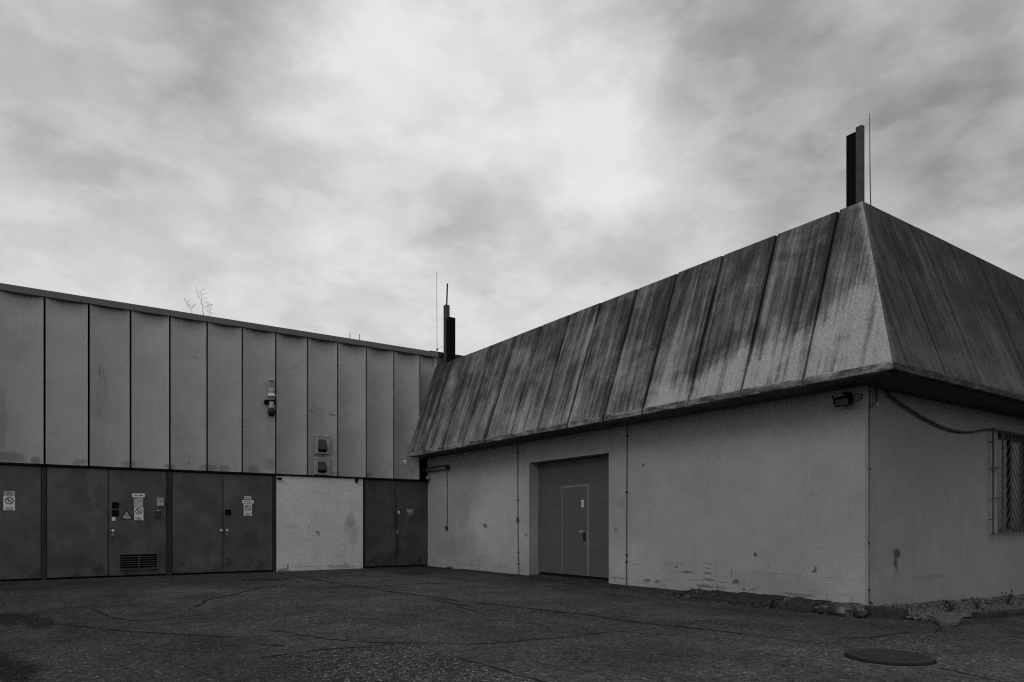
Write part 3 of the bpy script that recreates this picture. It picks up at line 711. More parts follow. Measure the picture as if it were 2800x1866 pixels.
# flues at both ends of the flat roof
zf = ZT - .05
c1 = MB().box(9.305, 9.375, 5.143, 5.231, zf, 6.535).build('chimney', M['fluemetal'], hall, bevel=.004); tag(c1, 'slim square flue beside a black duct at the roof corner')
dk = MB(); z = zf
while z < 6.47: dk.box(9.306, 9.40, 5.238, 5.366, z + .002, min(z + .249, 6.479)); z += .251
dk.build('flue_duct', M['blackmetal'], c1, bevel=.003)
c2 = MB().box(9.725, 9.862, 17.40, 17.52, zf, 7.35).build('chimney', M['fluemetal'], hall, bevel=.004); tag(c2, 'slim square flue with a black duct and a thin pipe on top')
dk = MB(); z = zf
while z < 6.96: dk.box(9.763, 9.955, 17.24, 17.395, z + .002, min(z + .33, 6.969)); z += .334
dk.build('flue_duct', M['blackmetal'], c2, bevel=.003)
MB().tube([(9.797, 17.46, 7.345), (9.82, 17.46, 7.97)], .021, 10).build('flue_pipe', M['blackmetal'], c2)

# ------------------------------------------------------------------ fixings on the hall
def clamp_at(mb, face, al, z, s_=.022):
    if face == 'x': mb.box(XR - .032, XR + .001, al - s_, al + s_, z - s_, z + s_)
    else: mb.box(al - s_, al + s_, YF - .032, YF + .001, z - s_, z + s_)
def conductor(name, face, pts, clamps, label, junction=None, r=.0085):
    a0, z0 = pts[-1]
    base = (XR - .02, a0, z0) if face == 'x' else (a0, YF - .02, z0)
    t = thing(name, base, label, 'cable', 'lightning conductors on the hall walls')
    P = [((XR - .018, a, z) if face == 'x' else (a, YF - .018, z)) for a, z in pts]
    MB().tube(P, r, 8).build('rod', M['conductor'], t)
    for a, z in clamps:
        mb = MB(); clamp_at(mb, face, a, z, .018); mb.build('clamp', M['darkmetal'], t, bevel=.004)
    if junction:
        mb = MB(); a, z = junction; mb.box(XR - .04, XR + .001, a - .03, a + .03, z - .06, z + .06); mb.build('junction_box', M['conductor'], t, bevel=.008)
conductor('conductor_cable', 'x', [(12.853, ZE - .005), (12.85, 1.7), (12.845, 1.0), (12.81, .0)], [(12.853, 2.726), (12.85, 1.67), (12.83, .507), (12.82, .244)], 'thin conductor with a small box running down left of the hall gate', (12.848, 1.227))
conductor('conductor_cable', 'x', [(9.369, ZE - .005), (9.385, 1.7), (9.39, .6), (9.392, .0)], [(9.373, 2.743), (9.387, 1.714), (9.39, .562), (9.39, .442)], 'thin conductor running down the wall right of the hall gate')
conductor('conductor_cable', 'y', [(9.163, ZE - .005), (9.15, 1.9), (9.142, 1.0), (9.138, .25), (9.15, .10), (9.20, .088), (9.24, .06)], [(9.161, 2.665), (9.149, 1.853), (9.141, .875), (9.139, .254)], 'thin conductor running down the outer corner beside the hanging cable', None, .010)
hc = MB(); cp = [(9.56, 2.935), (9.60, 2.875), (10.0, 2.765), (10.50, 2.655), (11.0, 2.575), (11.43, 2.535), (11.8, 2.535), (12.15, 2.565), (12.5, 2.62), (12.90, 2.672)]
hc.tube([(x, YF - .045, z) for x, z in cp], .016, 8)
tag(hc.build('hanging_cable', M['cable'], smooth_=True), 'black cable sagging from the eave to the barred window', 'cable')
# floodlight
fl = thing('floodlight', (XR - .05, 5.15, 2.79), 'dark box floodlight under the eave near the outer corner', 'floodlight')
h = MB(); cx_, cy_, cz_ = XR - .16, 5.165, 2.745
rot = Matrix.Rotation(R(14), 3, 'Y') @ Matrix.Identity(3)
def tb(x0, x1, y0, y1, z0, z1):
    mb = MB(); mb.box(x0, x1, y0, y1, z0, z1)
    mb.v = [tuple(rot @ Vector(v) + Vector((cx_, cy_, cz_))) for v in mb.v]; return mb
rot = Matrix.Rotation(R(-22), 3, 'Y') @ Matrix.Rotation(R(10), 3, 'Z')
tb(-.045, .075, -.105, .105, -.06, .06).build('housing', M['blackmetal'], fl, bevel=.012)
tb(-.050, -.0455, -.082, .082, -.042, .042).build('lens', M['lensgrey'], fl)
for s_ in (-1, 1): tb(.0, .03, s_ * .115 - .006, s_ * .115 + .006, -.02, .10).build('bracket', M['blackmetal'], fl)
MB().box(XR - .13, XR, 5.13, 5.20, 2.85, 2.87).build('mount', M['blackmetal'], fl)
MB().tube([(XR - .09, 5.10, 2.80), (XR - .06, 5.02, 2.84), (XR - .03, 4.985, 2.82), (XR - .015, 5.0, 2.76), (XR - .012, 5.06, 2.75)], .008, 6).build('cable', M['cable'], fl)
# short pipe with a pale end under the soffit
pt = thing('pipe_stub', (9.28, YF - .05, 2.93), 'short dark pipe with a pale rounded end hanging from the soffit', 'pipe')
MB().tube([(9.277, YF - .05, ZE), (9.277, YF - .05, 2.74)], .014, 8).build('pipe', M['cable'], pt)
MB().lathe((9.277, YF - .05), [(.012, 2.745), (.028, 2.73), (.032, 2.705), (.024, 2.68), (.006, 2.67)], 12).build('cap', M['greyplate'], pt, smooth_=True)
# tube lamp and its switch
tl = thing('tube_lamp', (XR, 16.5, 2.6), 'long tube lamp on the hall wall close to the inner corner', 'lamp')
MB().tube([(XR - .085, 15.93, 2.605), (XR - .085, 17.06, 2.605)], .042, 12).build('tube', M['greymetal'], tl, smooth_=True)
for a in (15.915, 17.03): MB().tube([(XR - .085, a - .02, 2.605), (XR - .085, a + .04, 2.605)], .052, 12).build('end_cap', M['darkmetal'], tl)
MB().box(XR - .05, XR, 15.97, 17.02, 2.655, 2.69).build('back_rail', M['darkmetal'], tl)
sw = thing('light_switch', (XR, 16.06, 1.04), 'small round switch box at the foot of the lamp cable', 'switch')
MB().tube([(XR - .012, 16.075, 2.56), (XR - .012, 16.06, 1.5), (XR - .012, 16.062, 1.1)], .008, 6).build('cable', M['cable'], sw)
MB().box(XR - .055, XR, 16.02, 16.11, .985, 1.09).build('box', M['darkmetal'], sw, bevel=.018)
for zz in (2.15, 1.48): MB().box(XR - .022, XR, 16.05, 16.075, zz - .015, zz + .015).build('clip', M['darkmetal'], sw)
ws = MB(); ws.lathe((XR - .075, 17.03), [(.01, 2.45), (.03, 2.445), (.045, 2.42), (.045, 2.395), (.03, 2.37), (.005, 2.36)], 14); ws.box(XR - .04, XR, 17.02, 17.04, 2.40, 2.42)
tag(ws.build('motion_sensor', M['greyplate'], smooth_=False), 'small pale round sensor in the inner corner below the tube lamp', 'sensor')
cs = MB().box(8.26, 8.315, YW - .12, YW - .03, 2.78, 2.845); cs.box(8.275, 8.30, YW - .105, YW - .06, 2.73, 2.7795)
tag(cs.build('dusk_sensor', M['plasticwhite'], bevel=.006), 'tiny pale box on the cladding below the end of the concrete roof skirt', 'sensor')
b1 = MB(); b1.loft([[(4.99 + .07 * math.cos(t * math.pi / 8) * k_, YW - .03 - dd, 2.235 + .028 * math.sin(t * math.pi / 8) * k_) for t in range(16)] for k_, dd in ((.6, -.04), (1, 0), (.9, .05), (.3, .06))])
tag(b1.build('bulkhead_lamp', M['blackmetal']), 'flat dark lamp under the cladding at the left end of the pale wall', 'lamp')
b2 = MB().box(6.93, 6.975, YW - .04, YW + .012, 2.20, 2.300); b2.box(6.915, 6.99, YW - .06, YW + .01, 2.262, 2.298)
tag(b2.build('wall_hook', M['blackmetal']), 'small dark hook under the cladding at the right end of the pale wall', 'hook')

# ------------------------------------------------------------------ siren on the cladding
sr = thing('siren', (4.784, YW - .12, 4.1), 'siren with white bell and hanging dark warning lamp on the cladding', 'siren')
sx, syy = 4.775, YW - .135
MB().lathe((sx, syy), [(.02, 4.572), (.05, 4.566), (.088, 4.549), (.088, 4.541), (.05, 4.538)], 20).build('cap', M['plasticwhite'], sr)
MB().lathe((sx, syy), [(.042, 4.539), (.042, 4.38)], 16).build('core', M['black'], sr)
hb = MB()
for i in range(9):
    a = 2 * math.pi * i / 9 + .15; ca, sa = math.cos(a), math.sin(a); hb.tube([(sx + .052 * ca, syy + .052 * sa, 4.5385), (sx + .054 * ca, syy + .054 * sa, 4.36)], .0115, 6)
hb.build('fin', M['greyplate'], sr)
MB().lathe((sx, syy), [(.062, 4.379), (.066, 4.30), (.066, 4.298), (.074, 4.296), (.074, 4.284), (.066, 4.282), (.066, 4.27), (.074, 4.268), (.074, 4.256), (.067, 4.254)], 20).build('horn', M['greyplate'], sr)
MB().lathe((sx, syy), [(.064, 4.252), (.070, 4.235), (.080, 4.205), (.098, 4.178), (.098, 4.168), (.06, 4.165)], 24).build('bell', M['plasticwhite'], sr, smooth_=True)
MB().lathe((sx, syy), [(.064, 4.166), (.066, 4.08), (.062, 4.078)], 20).build('neck', M['greymetal'], sr)
MB().box(sx - .14, sx + .09, syy - .03, YW - .0, 4.045, 4.077).box(sx - .14, sx - .09, syy - .03, YW - .0, 3.99, 4.045).box(sx + .06, sx + .09, syy - .03, YW - .0, 3.99, 4.045).build('bracket', M['blackmetal'], sr, bevel=.006)
MB().lathe((sx, syy), [(.056, 4.044), (.058, 3.93), (.062, 3.925), (.062, 3.895), (.056, 3.89)], 20).build('lamp_body', M['greyplate'], sr)
MB().lathe((sx, syy), [(.066, 3.888), (.078, 3.86), (.082, 3.80), (.078, 3.74), (.055, 3.70), (.02, 3.684)], 20).build('lamp_dome', M['glass'], sr, smooth_=True)

# ------------------------------------------------------------------ signs and boxes on the doors
YD = YW + .022
def rect(x0, x1, z0, z1): return [(x0, z0), (x1, z0), (x1, z1), (x0, z1)]
def sign(name, x0, x1, z0, z1, label, mat='white', cat='sign', group=None):
    t = thing(name, ((x0 + x1) / 2, YD, z0), label, cat, group)
    MB().plate(rect(x0, x1, z0, z1), YD - .006, YD - .0005).build('plate', M[mat], t, bevel=.001)
    return t
def no_fire(x0, x1, z0, z1, label):
    t = sign('prohibition_sign', x0, x1, z0, z1, label, 'white', 'sign', 'no open flame signs on the steel doors')
    wd_, ht = x1 - x0, z1 - z0; cx = (x0 + x1) / 2; rr = wd_ * .385; cz = z1 - wd_ * .05 - rr * 1.08; y = YD - .0062
    ring = MB(); N_ = 28
    for i in range(N_):
        a0, a1 = 2 * math.pi * i / N_, 2 * math.pi * (i + 1) / N_
        P = [(cx + r_ * math.cos(a), cz + r_ * math.sin(a)) for r_, a in ((rr, a0), (rr, a1), (rr * .77, a1), (rr * .77, a0))]
        ring.face([(x, y - .0015, z) for x, z in P])
    dx_ = rr * .9 * math.cos(R(45)); wv_ = rr * .085
    ring.face([(cx - dx_ - wv_, y - .0019, cz + dx_ - wv_), (cx - dx_ + wv_, y - .0019, cz + dx_ + wv_), (cx + dx_ + wv_, y - .0019, cz - dx_ + wv_), (cx + dx_ - wv_, y - .0019, cz - dx_ - wv_)])
    ring.build('prohibition_ring', M['red'], t)
    ic = MB()     # flame, matchstick and hand holding it
    F = [(-.32, .02), (-.42, .20), (-.30, .46), (-.20, .62), (-.16, .40), (-.02, .22), (-.08, .04), (-.20, -.04)]
    ic.face([(cx + u * rr, y - .001, cz + v * rr) for u, v in F])
    ic.face([(cx + u * rr, y - .001, cz + v * rr) for u, v in [(-.30, -.28), (-.12, -.20), (-.02, -.38), (-.16, -.52), (-.34, -.46)]])
    ic.face([(cx + u * rr, y - .0012, cz + v * rr) for u, v in [(.12, .02), (.20, -.06), (.58, .34), (.50, .42)]])
    ic.build('pictogram', M['ink'], t)
    for body, wf, q_ in (('Feuer,', .32, .0), ('offenes Licht', .66, 1), ('und Rauchen', .64, 2), ('verboten', .44, 3)):
        zz = z0 + ht * (.245 - .068 * q_)
        lettering(body, wd_ * wf * 1.1, ht * .052, (cx, y - .0012, zz), M['ink'], t)
    return t
no_fire(-.383, -.195, 1.406, 1.684, 'no open flame sign on the far left door under a grey text plate')
no_fire(1.905, 2.083, 1.218, 1.496, 'no open flame sign beside the warning triangle')
no_fire(4.180, 4.365, 1.330, 1.611, 'no open flame sign under two text plates on the right hand grey door')
t = sign('text_sign', -.379, -.195, 1.690, 1.787, 'grey three line text plate on the far left door', 'greyplate')
for i, s_ in enumerate(('Zutritt nur für', 'Befugte der', 'Lagerverwaltung')): lettering(s_, .12 - .02 * (i == 1), .014, (-.285, YD - .0068, 1.766 - .027 * i), M['ink'], t)
t = sign('name_sign', 1.862, 2.110, 1.722, 1.80, 'wide white name plate above the paper notice'); lettering('Gasflaschenlager', .20, .034, (1.986, YD - .0068, 1.761), M['ink'], t)
t = sign('name_sign', 4.142, 4.404, 1.623, 1.700, 'wide white name plate between the small text plate and no flame sign'); lettering('Lösemittellager', .20, .03, (4.273, YD - .0068, 1.662), M['ink'], t)
t = sign('text_sign', 4.190, 4.349, 1.718, 1.790, 'small white two line plate topmost on the right hand grey door')
for i, s_ in enumerate(('Zutritt nur für', 'Befugte Personen')): lettering(s_, .125, .016, (4.27, YD - .0068, 1.769 - .030 * i), M['ink'], t)
t = sign('paper_notice', 1.897, 2.075, 1.51, 1.713, 'weathered paper notice with an arrow below the wide name plate', 'paper', 'notice')
ar = MB(); y = YD - .0075
ar.face([(1.955, y, 1.70), (1.935, y, 1.705), (1.918, y, 1.668), (1.926, y, 1.664)]); ar.face([(1.908, y, 1.672), (1.932, y, 1.650), (1.906, y, 1.648)])
ar.build('arrow', M['ink'], t)
ln = MB()
for zz, hh in ((1.688, .003), (1.663, .002), (1.645, .002), (1.628, .002), (1.611, .002), (1.566, .004)): ln.box(1.91 if zz < 1.62 else 1.95, 2.06, y, YD - .0062, zz, zz + hh)
ln.build('text_line', M['greymetal'], t)
t = thing('warning_sign', (1.763, YD, 1.236), 'triangular explosion hazard sign left of the no flame sign', 'sign')
tx, tz, tw, th_ = 1.762, 1.236, .245, .214
tri = lambda k_: [(tx - tw / 2 * k_, tz + th_ * (1 - k_) / 3), (tx + tw / 2 * k_, tz + th_ * (1 - k_) / 3), (tx, tz + th_ * (1 - k_) / 3 + th_ * k_)]
MB().plate(tri(1.0), YD - .005, YD - .0005).build('plate', M['ink'], t)
MB().plate(tri(.74), YD - .0065, YD - .0052).build('inner_field', M['yellow'], t)
bs = MB(); y = YD - .0075; ox, oz = 1.705, 1.268
bs.face([(ox + .014 * math.cos(a_ * math.pi / 5), y, oz + .012 * math.sin(a_ * math.pi / 5)) for a_ in range(10)])
for ang, l0, l1, ww in ((8, .05, .115, .004), (22, .05, .12, .006), (38, .045, .115, .007), (52, .045, .11, .006), (66, .04, .10, .005), (30, .08, .13, .004)):
    a_ = R(ang); c_, s_ = math.cos(a_), math.sin(a_)
    bs.face([(ox + l0 * c_ - ww * .2 * s_, y, oz + l0 * s_ + ww * .2 * c_), (ox + l1 * c_ - ww * s_ * .6, y, oz + l1 * s_ + ww * c_ * .6), (ox + l1 * c_ + ww * s_ * .6, y, oz + l1 * s_ - ww * c_ * .6), (ox + l0 * c_ + ww * .2 * s_, y, oz + l0 * s_ - ww * .2 * c_)])
bs.build('pictogram', M['ink'], t)
for z0, z1, lab in ((1.467, 1.60, 'upper of two dark square plates beside the door seam'), (1.30, 1.432, 'lower of two dark square plates above the tiny white label')):
    tag(MB().plate(rect(1.485, 1.615, z0, z1), YD - .008, YD - .0005).build('square_plate', M['blackmetal'], bevel=.002), lab, 'plate', 'dark square plates on the steel doors')
tag(MB().plate(rect(3.770, 3.897, 1.344, 1.478), YD - .008, YD - .0005).build('square_plate', M['blackmetal'], bevel=.002), 'single dark square plate on the right hand grey door', 'plate', 'dark square plates on the steel doors')
tag(MB().plate(rect(1.482, 1.55, 1.207, 1.285), YD - .004, YD - .0005).build('small_label', M['white']), 'tiny white label below the two dark square plates', 'label')
tag(MB().plate(rect(8.142, 8.192, 1.42, 1.50), YW + .050, YW + .0545).build('small_label', M['white']), 'tiny white label on the dark door by the inner corner', 'label')
t = thing('call_box', (2.41, YD, 1.53), 'pale grey wall box beside the door post, above the dark box', 'box')
MB().box(2.348, 2.477, YD - .055, YD, 1.53, 1.712).build('case', M['greyplate'], t, bevel=.008)
MB().box(2.372, 2.455, YD - .058, YD - .0555, 1.655, 1.668).box(2.385, 2.445, YD - .058, YD - .0555, 1.635, 1.641).plate([(2.395, 1.634), (2.435, 1.634), (2.415, 1.61)], YD - .058, YD - .0555).build('emblem', M['greymetal'], t)
t = thing('key_box', (2.36, YD, 1.285), 'small dark box with a bright top edge below the pale box', 'box')
MB().box(2.312, 2.412, YD - .06, YD, 1.275, 1.425).build('case', M['darkmetal'], t, bevel=.006)
MB().box(2.338, 2.388, YD - .05, YD - .02, 1.4255, 1.437).build('catch', M['lightmetal'], t)
# torn sticker
st = thing('torn_sticker', (8.49, YW + .055, 1.34), 'torn pale sticker scraped off the dark door by the inner corner', 'sticker')
sk = MB(); rs = random.Random(5); y = YW + .0535
for i in range(26):
    u = rs.random(); v = rs.random() ** .8
    xx = 8.41 + .17 * u; zz = 1.535 - .19 * v; a_ = rs.choice([0, 0, .15, -.2, .9]); l_ = rs.uniform(.03, .085) * (1.2 - v); h_ = rs.uniform(.006, .018) * (1.1 - .6 * v)
    sk.face([(xx + p * math.cos(a_) - q_ * math.sin(a_), y - .0001 * i, zz + p * math.sin(a_) + q_ * math.cos(a_)) for p, q_ in ((0, 0), (l_, h_ * .3), (l_ * .9, h_), (.1 * l_, h_ * .8))])
for x0, x1, z0, z1 in ((8.408, 8.435, 1.50, 1.54), (8.545, 8.588, 1.505, 1.54), (8.41, 8.58, 1.462, 1.480)): sk.face([(x0, y, z0), (x1, y, z0 + .004), (x1, y, z1), (x0, y, z1)])
sk.build('paper_remnant', M['white'], st)
# sticker on the wicket door
st = thing('door_sticker', (DX, 10.93, 1.50), 'small white sticker with a dark figure on the hall wicket door', 'sticker')
MB().box(DX - .0035, DX - .0005, 10.895, 10.975, 1.475, 1.625).build('plate', M['white'], st)
lettering('2', .048, .066, (DX - .0045, 10.935, 1.548), M['ink'], st, R(-90))
MB().box(DX - .0045, DX - .0036, 10.902, 10.968, 1.598, 1.604).box(DX - .0045, DX - .0036, 10.915, 10.955, 1.609, 1.613).box(DX - .0045, DX - .0036, 10.902, 10.968, 1.490, 1.494).build('text_line', M['ink'], st)

# ------------------------------------------------------------------ manhole covers
def cover(x, y, r, tilt, label, raise_=.012):
    t = thing('manhole_cover', (x, y, gz(x, y)), label, 'manhole cover', 'round iron covers in the yard')
    z0 = gz(x, y)
    fr_ = MB(); fr_.lathe((x, y), [(r + .022, z0 - .05), (r + .022, z0 + .005), (r + .008, z0 + .006), (r + .008, z0 - .05)], 48); fr_.build('frame', M['tar'], t)
    lid = MB(); lid.lathe((x, y), [(r, z0 - .03), (r, z0 + raise_ - .006), (r - .012, z0 + raise_), (r - .06, z0 + raise_), (r - .065, z0 + raise_ - .004), (.02, z0 + raise_ - .003)], 48)
    for i in range(len(lid.v)):
        vx, vy, vz = lid.v[i]; lid.v[i] = (vx, vy, vz + tilt * (vx - x))
    o = lid.build('lid', M['iron'], t)
    rb = MB()
    for q in (.35, .62): rb.lathe((x, y), [(r * q + .012, z0 + raise_ - .004), (r * q + .010, z0 + raise_ + .001), (r * q - .010, z0 + raise_ + .001), (r * q - .012, z0 + raise_ - .004)], 48)
    for i in range(12):
        a = i * math.pi / 6; ca, sa = math.cos(a), math.sin(a); w_ = .008
        rb.loft([[(x + ca * q - sa * w_, y + sa * q + ca * w_, z0 + raise_ - .004), (x + ca * q - sa * w_, y + sa * q + ca * w_, z0 + raise_), (x + ca * q + sa * w_, y + sa * q - ca * w_, z0 + raise_), (x + ca * q + sa * w_, y + sa * q - ca * w_, z0 + raise_ - .004)] for q in (r * .66, r - .07)])
    rb.build('rib_pattern', M['iron'], t)
    return t
cover(5.90, 3.03, .318, .0, 'large iron cover standing proud of the asphalt nearest the camera', .026)
cover(4.02, 14.7, .43, .0, 'iron cover in the asphalt in front of the pale wall')
cover(7.34, 14.65, .38, .0, 'iron cover in the shade in front of the corner door', .008)

# ------------------------------------------------------------------ kerbs, rubble and gravel by the hall
def lump(poly_path, rnd_, name, mat, label, cat, sub=.045, amp=.05):
    pass
def strip(pts, prof, name, mat, label, cat, amp=.03, seed=0, **kw):
    """rough bar swept along pts; prof gives (offset, height) outline"""
    P = [Vector((x, y, 0)) for x, y in pts]; path = []
    for a, b_ in zip(P, P[1:]):
        k_ = max(2, int((b_ - a).length / .05))
        path += [a.lerp(b_, i / k_) for i in range(k_)]
    path.append(P[-1]); rings = []
    for i, p in enumerate(path):
        d = (path[min(i + 1, len(path) - 1)] - path[max(i - 1, 0)]).normalized(); u = Vector((-d.y, d.x, 0)); ring = []
        endf = min(1, .25 + i * .25, .25 + (len(path) - 1 - i) * .25)
        for oo, hh in prof:
            q_ = p + u * oo; z0 = gz(q_.x, q_.y)
            s1 = noise.noise(Vector((q_.x * 3, q_.y * 3, hh * 5 + seed))); s2 = noise.noise(Vector((q_.x * 11, q_.y * 11, hh * 18 + seed)))
            kx = amp * (s1 + .7 * s2) if hh > 0 else amp * .4 * s1
            ring.append((q_.x + u.x * kx, q_.y + u.y * kx, z0 + hh * endf + (kx * .8 if hh > .02 else 0)))
        rings.append(ring)
    mb = MB(); mb.loft(rings); return tag(mb.build(name, mat, **kw), label, cat)
ico = bmesh.new(); bmesh.ops.create_icosphere(ico, subdivisions=2, radius=1.0); ico.verts.ensure_lookup_table()
IV2 = [v.co.copy() for v in ico.verts]; IF2 = [tuple(v.index for v in f_.verts) for f_ in ico.faces]; ico.free()
kb = MB(); rk = random.Random(31)
for y0, y1, zt_, xf in ((6.92, 7.86, .035, 8.62), (6.05, 6.90, .055, 8.57), (5.42, 6.02, .050, 8.60), (4.86, 5.39, .046, 8.58)):     # cast lengths, cracked apart
    rows_ = []
    m_ = int((y1 - y0) / .05)
    for i in range(m_ + 1):
        y = y0 + (y1 - y0) * i / m_; jj = lambda a_, q_: noise.noise(Vector((y * 5, a_ * 3.7, q_))) * .022 + noise.noise(Vector((y * 17, a_ * 9.1, q_))) * .012
        g_ = gz(8.5, y)
        rows_.append([(xf + jj(1, 0), y, g_ - .05), (xf - .008 + jj(2, 0), y, g_ + .045), (xf + .012 + jj(3, 0), y, zt_ - .018 + jj(3, 5)), (xf + .055 + jj(4, 0), y, zt_ + jj(4, 5)), (xf + .22, y, zt_ + .012 + jj(5, 5)), (9.035, y, zt_ + .03 + jj(6, 5)), (9.035, y, g_ - .05)])
    kb.loft(rows_, 0 if y0 > 5.4 else 1)
def chunk(x, y, z, r_, mi):
    q_ = Matrix.Rotation(rk.uniform(0, 6.28), 3, Vector((rk.random() - .5, rk.random() - .5, rk.random() + .01)).normalized()); k_ = len(kb.v); o_ = Vector((x * 7, y * 7, z))
    sx_, sz_ = rk.uniform(.8, 1.4), rk.uniform(.5, .85)
    for v in IV2:
        p = v * (r_ * (1 + .42 * noise.noise(v * 1.4 + o_) + .18 * noise.noise(v * 3.7 + o_))); p = q_ @ Vector((p.x * sx_, p.y, p.z * sz_)); kb.v.append((p.x + x, p.y + y, p.z + z))
    for f_ in IF2: kb.f.append(tuple(k_ + j for j in f_)); kb.mi.append(mi)
for i in range(26):       # crumbled near end
    y = rk.uniform(4.74, 5.45); x = rk.uniform(8.54, 8.80); chunk(x, y, gz(x, y) + .05 + rk.uniform(-.03, .02), rk.uniform(.025, .06), rk.choice([0, 1, 1]))
for i in range(70):       # bits broken off along the face and lying on top
    y = rk.uniform(5.3, 7.9); x = rk.choice([rk.uniform(8.44, 8.60), rk.uniform(8.62, 8.98)]); chunk(x, y, (gz(x, y) + .008) if x < 8.6 else .055, rk.uniform(.010, .032), rk.choice([0, 1]))
tag(kb.build('broken_kerb', [M['kerbdark'], M['rubble']]), 'crumbling concrete footing along the base of the hall wall', 'kerb')
rs = random.Random(11)
def stone(x, y, r_, label, squash=.7):
    bm = bmesh.new(); bmesh.ops.create_icosphere(bm, subdivisions=2, radius=r_)
    off = Vector((x * 7, y * 7, 1))
    for v in bm.verts:
        v.co *= 1 + .35 * noise.noise(v.co * (1.3 / r_) + off); v.co.z *= squash
    me = bpy.data.meshes.new('rubble_stone'); bm.to_mesh(me); bm.free(); me.materials.append(M['rubble'])
    o = bpy.data.objects.new('rubble_stone', me); col.objects.link(o); o.location = (x, y, gz(x, y) + r_ * squash * .55); o.rotation_euler.z = rs.random() * 6
    return tag(o, label, 'stone', 'loose lumps on the crumbling footing')
stone(8.62, 5.02, .105, 'largest broken lump at the near end of the crumbling footing')
stone(8.60, 5.30, .075, 'pale broken lump next to the largest one on the footing')
o = stone(8.83, 5.95, .09, 'rounded lump sitting on top of the footing midway'); o.location.z += .05
stone(8.58, 7.55, .06, 'small lump at the far end of the crumbling footing')
stone(8.92, 15.75, .085, 'lone small lump at the wall foot near the inner corner', .45)
kb = MB(); kb.prism([(8.87, 4.90), (8.90, 4.385), (9.06, 4.41), (9.04, 4.945)], -.12, .062)
tag(kb.build('kerb_stone', M['kerbdark'], bevel=.012), 'short dark kerb stone at the foot of the outer corner', 'kerb', 'kerb stones around the gravel bed')
for i, (a, b_, lab) in enumerate(((9.75, 10.75, 'front kerb stone of the gravel bed nearest the tilted slab'), (10.76, 11.76, 'front kerb stone of the gravel bed at the right edge'), (11.77, 12.77, 'front kerb stone of the gravel bed beyond the right edge'))):
    yk = lambda x: 3.94 - .10 * (x - 9.6)
    kb = MB(); kb.loft([[(x, yk(x) + d, gz(x, yk(x)) + z) for d, z in ((-.055, -.1), (-.055, .065), (-.045, .075), (.05, .078), (.055, .07), (.055, -.1))] for x in (a, (a + b_) / 2, b_)])
    tag(kb.build('kerb_stone', M['kerbdark'], bevel=.008), lab, 'kerb', 'kerb stones around the gravel bed')
sb = MB(); sb.loft([[(8.98, 4.10, -.01 + z), (9.30, 4.02, .02 + z), (9.12, 3.82, .01 + z), (8.80, 3.74, -.03 + z), (8.66, 3.86, -.04 + z)] for z in (-.02, .030)])
tag(sb.build('paving_slab', M['stonegrey'], bevel=.008), 'tilted broken paving slab in the gap of the gravel bed edging', 'slab')
gv = MB(); rg = random.Random(21)
base_poly = [(8.98, 4.2), (9.0, 4.9), (9.2, 4.96), (14.6, 4.97), (14.6, 3.6), (11.5, 3.8), (9.7, 4.0)]
gv.face([(x, y, gz(x, y) + .016) for x, y in base_poly])
ico = bmesh.new(); bmesh.ops.create_icosphere(ico, subdivisions=1, radius=1.0); ico.verts.ensure_lookup_table()
IV = [v.co.copy() for v in ico.verts]; IF = [tuple(v.index for v in f_.verts) for f_ in ico.faces]; ico.free()
for i in range(2600):
    x = rg.uniform(8.95, 14.5) if i > 1200 else rg.uniform(8.95, 11.5); y = rg.uniform(3.95 - .10 * max(0, x - 9.6), 4.96)
    if x < 9.7 and y < 4.15: 
        if rg.random() < .5: continue
    r_ = rg.uniform(.010, .030); q_ = Matrix.Rotation(rg.uniform(0, 6.28), 3, Vector((rg.random() - .5, rg.random() - .5, rg.random() + .01)).normalized())
    k_ = len(gv.v); sx_, sy_, sz_ = r_ * rg.uniform(.7, 1.4), r_, r_ * rg.uniform(.5, .8)
    zz = gz(x, y) + .018 + .03 * max(0, noise.noise(Vector((x * 4, y * 4, 0)))) + .045 * smooth(4.6, 4.97, y)
    for v in IV:
        p = q_ @ Vector((v.x * sx_, v.y * sy_, v.z * sz_)); gv.v.append((p.x + x, p.y + y, p.z + zz))
    for f_ in IF: gv.f.append(tuple(k_ + j for j in f_)); gv.mi.append(0)
tag(gv.build('gravel', M['gravelmat']), 'coarse grey gravel bed along the end wall', 'gravel', kind='stuff')

def weed(x, y, h_, label, seed, spread=.09, cnt=46):
    r_ = random.Random(seed); t = thing('weed', (x, y, gz(x, y)), label, 'weed', 'weeds growing in the gravel bed'); z0 = gz(x, y) + .01
    stm = MB(); lf = MB()
    for i in range(7):
        a_ = r_.uniform(0, 6.28); l_ = h_ * r_.uniform(.5, 1); tip = Vector((x + spread * math.cos(a_) * r_.uniform(.3, 1), y + spread * math.sin(a_) * r_.uniform(.3, 1), z0 + l_))
        b0 = Vector((x, y, z0)); md = b0.lerp(tip, .5) + Vector((0, 0, .02)); stm.tube([b0, md, tip], [.004, .003, .0015], 5)
        for j in range(cnt // 7):
            p = b0.lerp(tip, r_.uniform(.2, 1)); d = Vector((r_.uniform(-1, 1), r_.uniform(-1, 1), r_.uniform(-.2, .9))).normalized(); u = d.cross(Vector((0, 0, 1))).normalized(); ll = r_.uniform(.02, .055)
            lf.face([p, p + d * ll * .5 + u * ll * .28, p + d * ll, p + d * ll * .5 - u * ll * .28])
    stm.build('stem', M['leaf'], t); lf.build('foliage', M['leaf'], t)
weed(10.05, 4.35, .16, 'widest bushy weed in the gravel behind the tilted slab', 1, .14, 110)
weed(10.75, 4.32, .20, 'upright weed in the gravel left of the front kerb stones', 2, .06, 70)
weed(12.1, 4.45, .24, 'tall weed against the end wall near the right edge', 3, .10, 90)

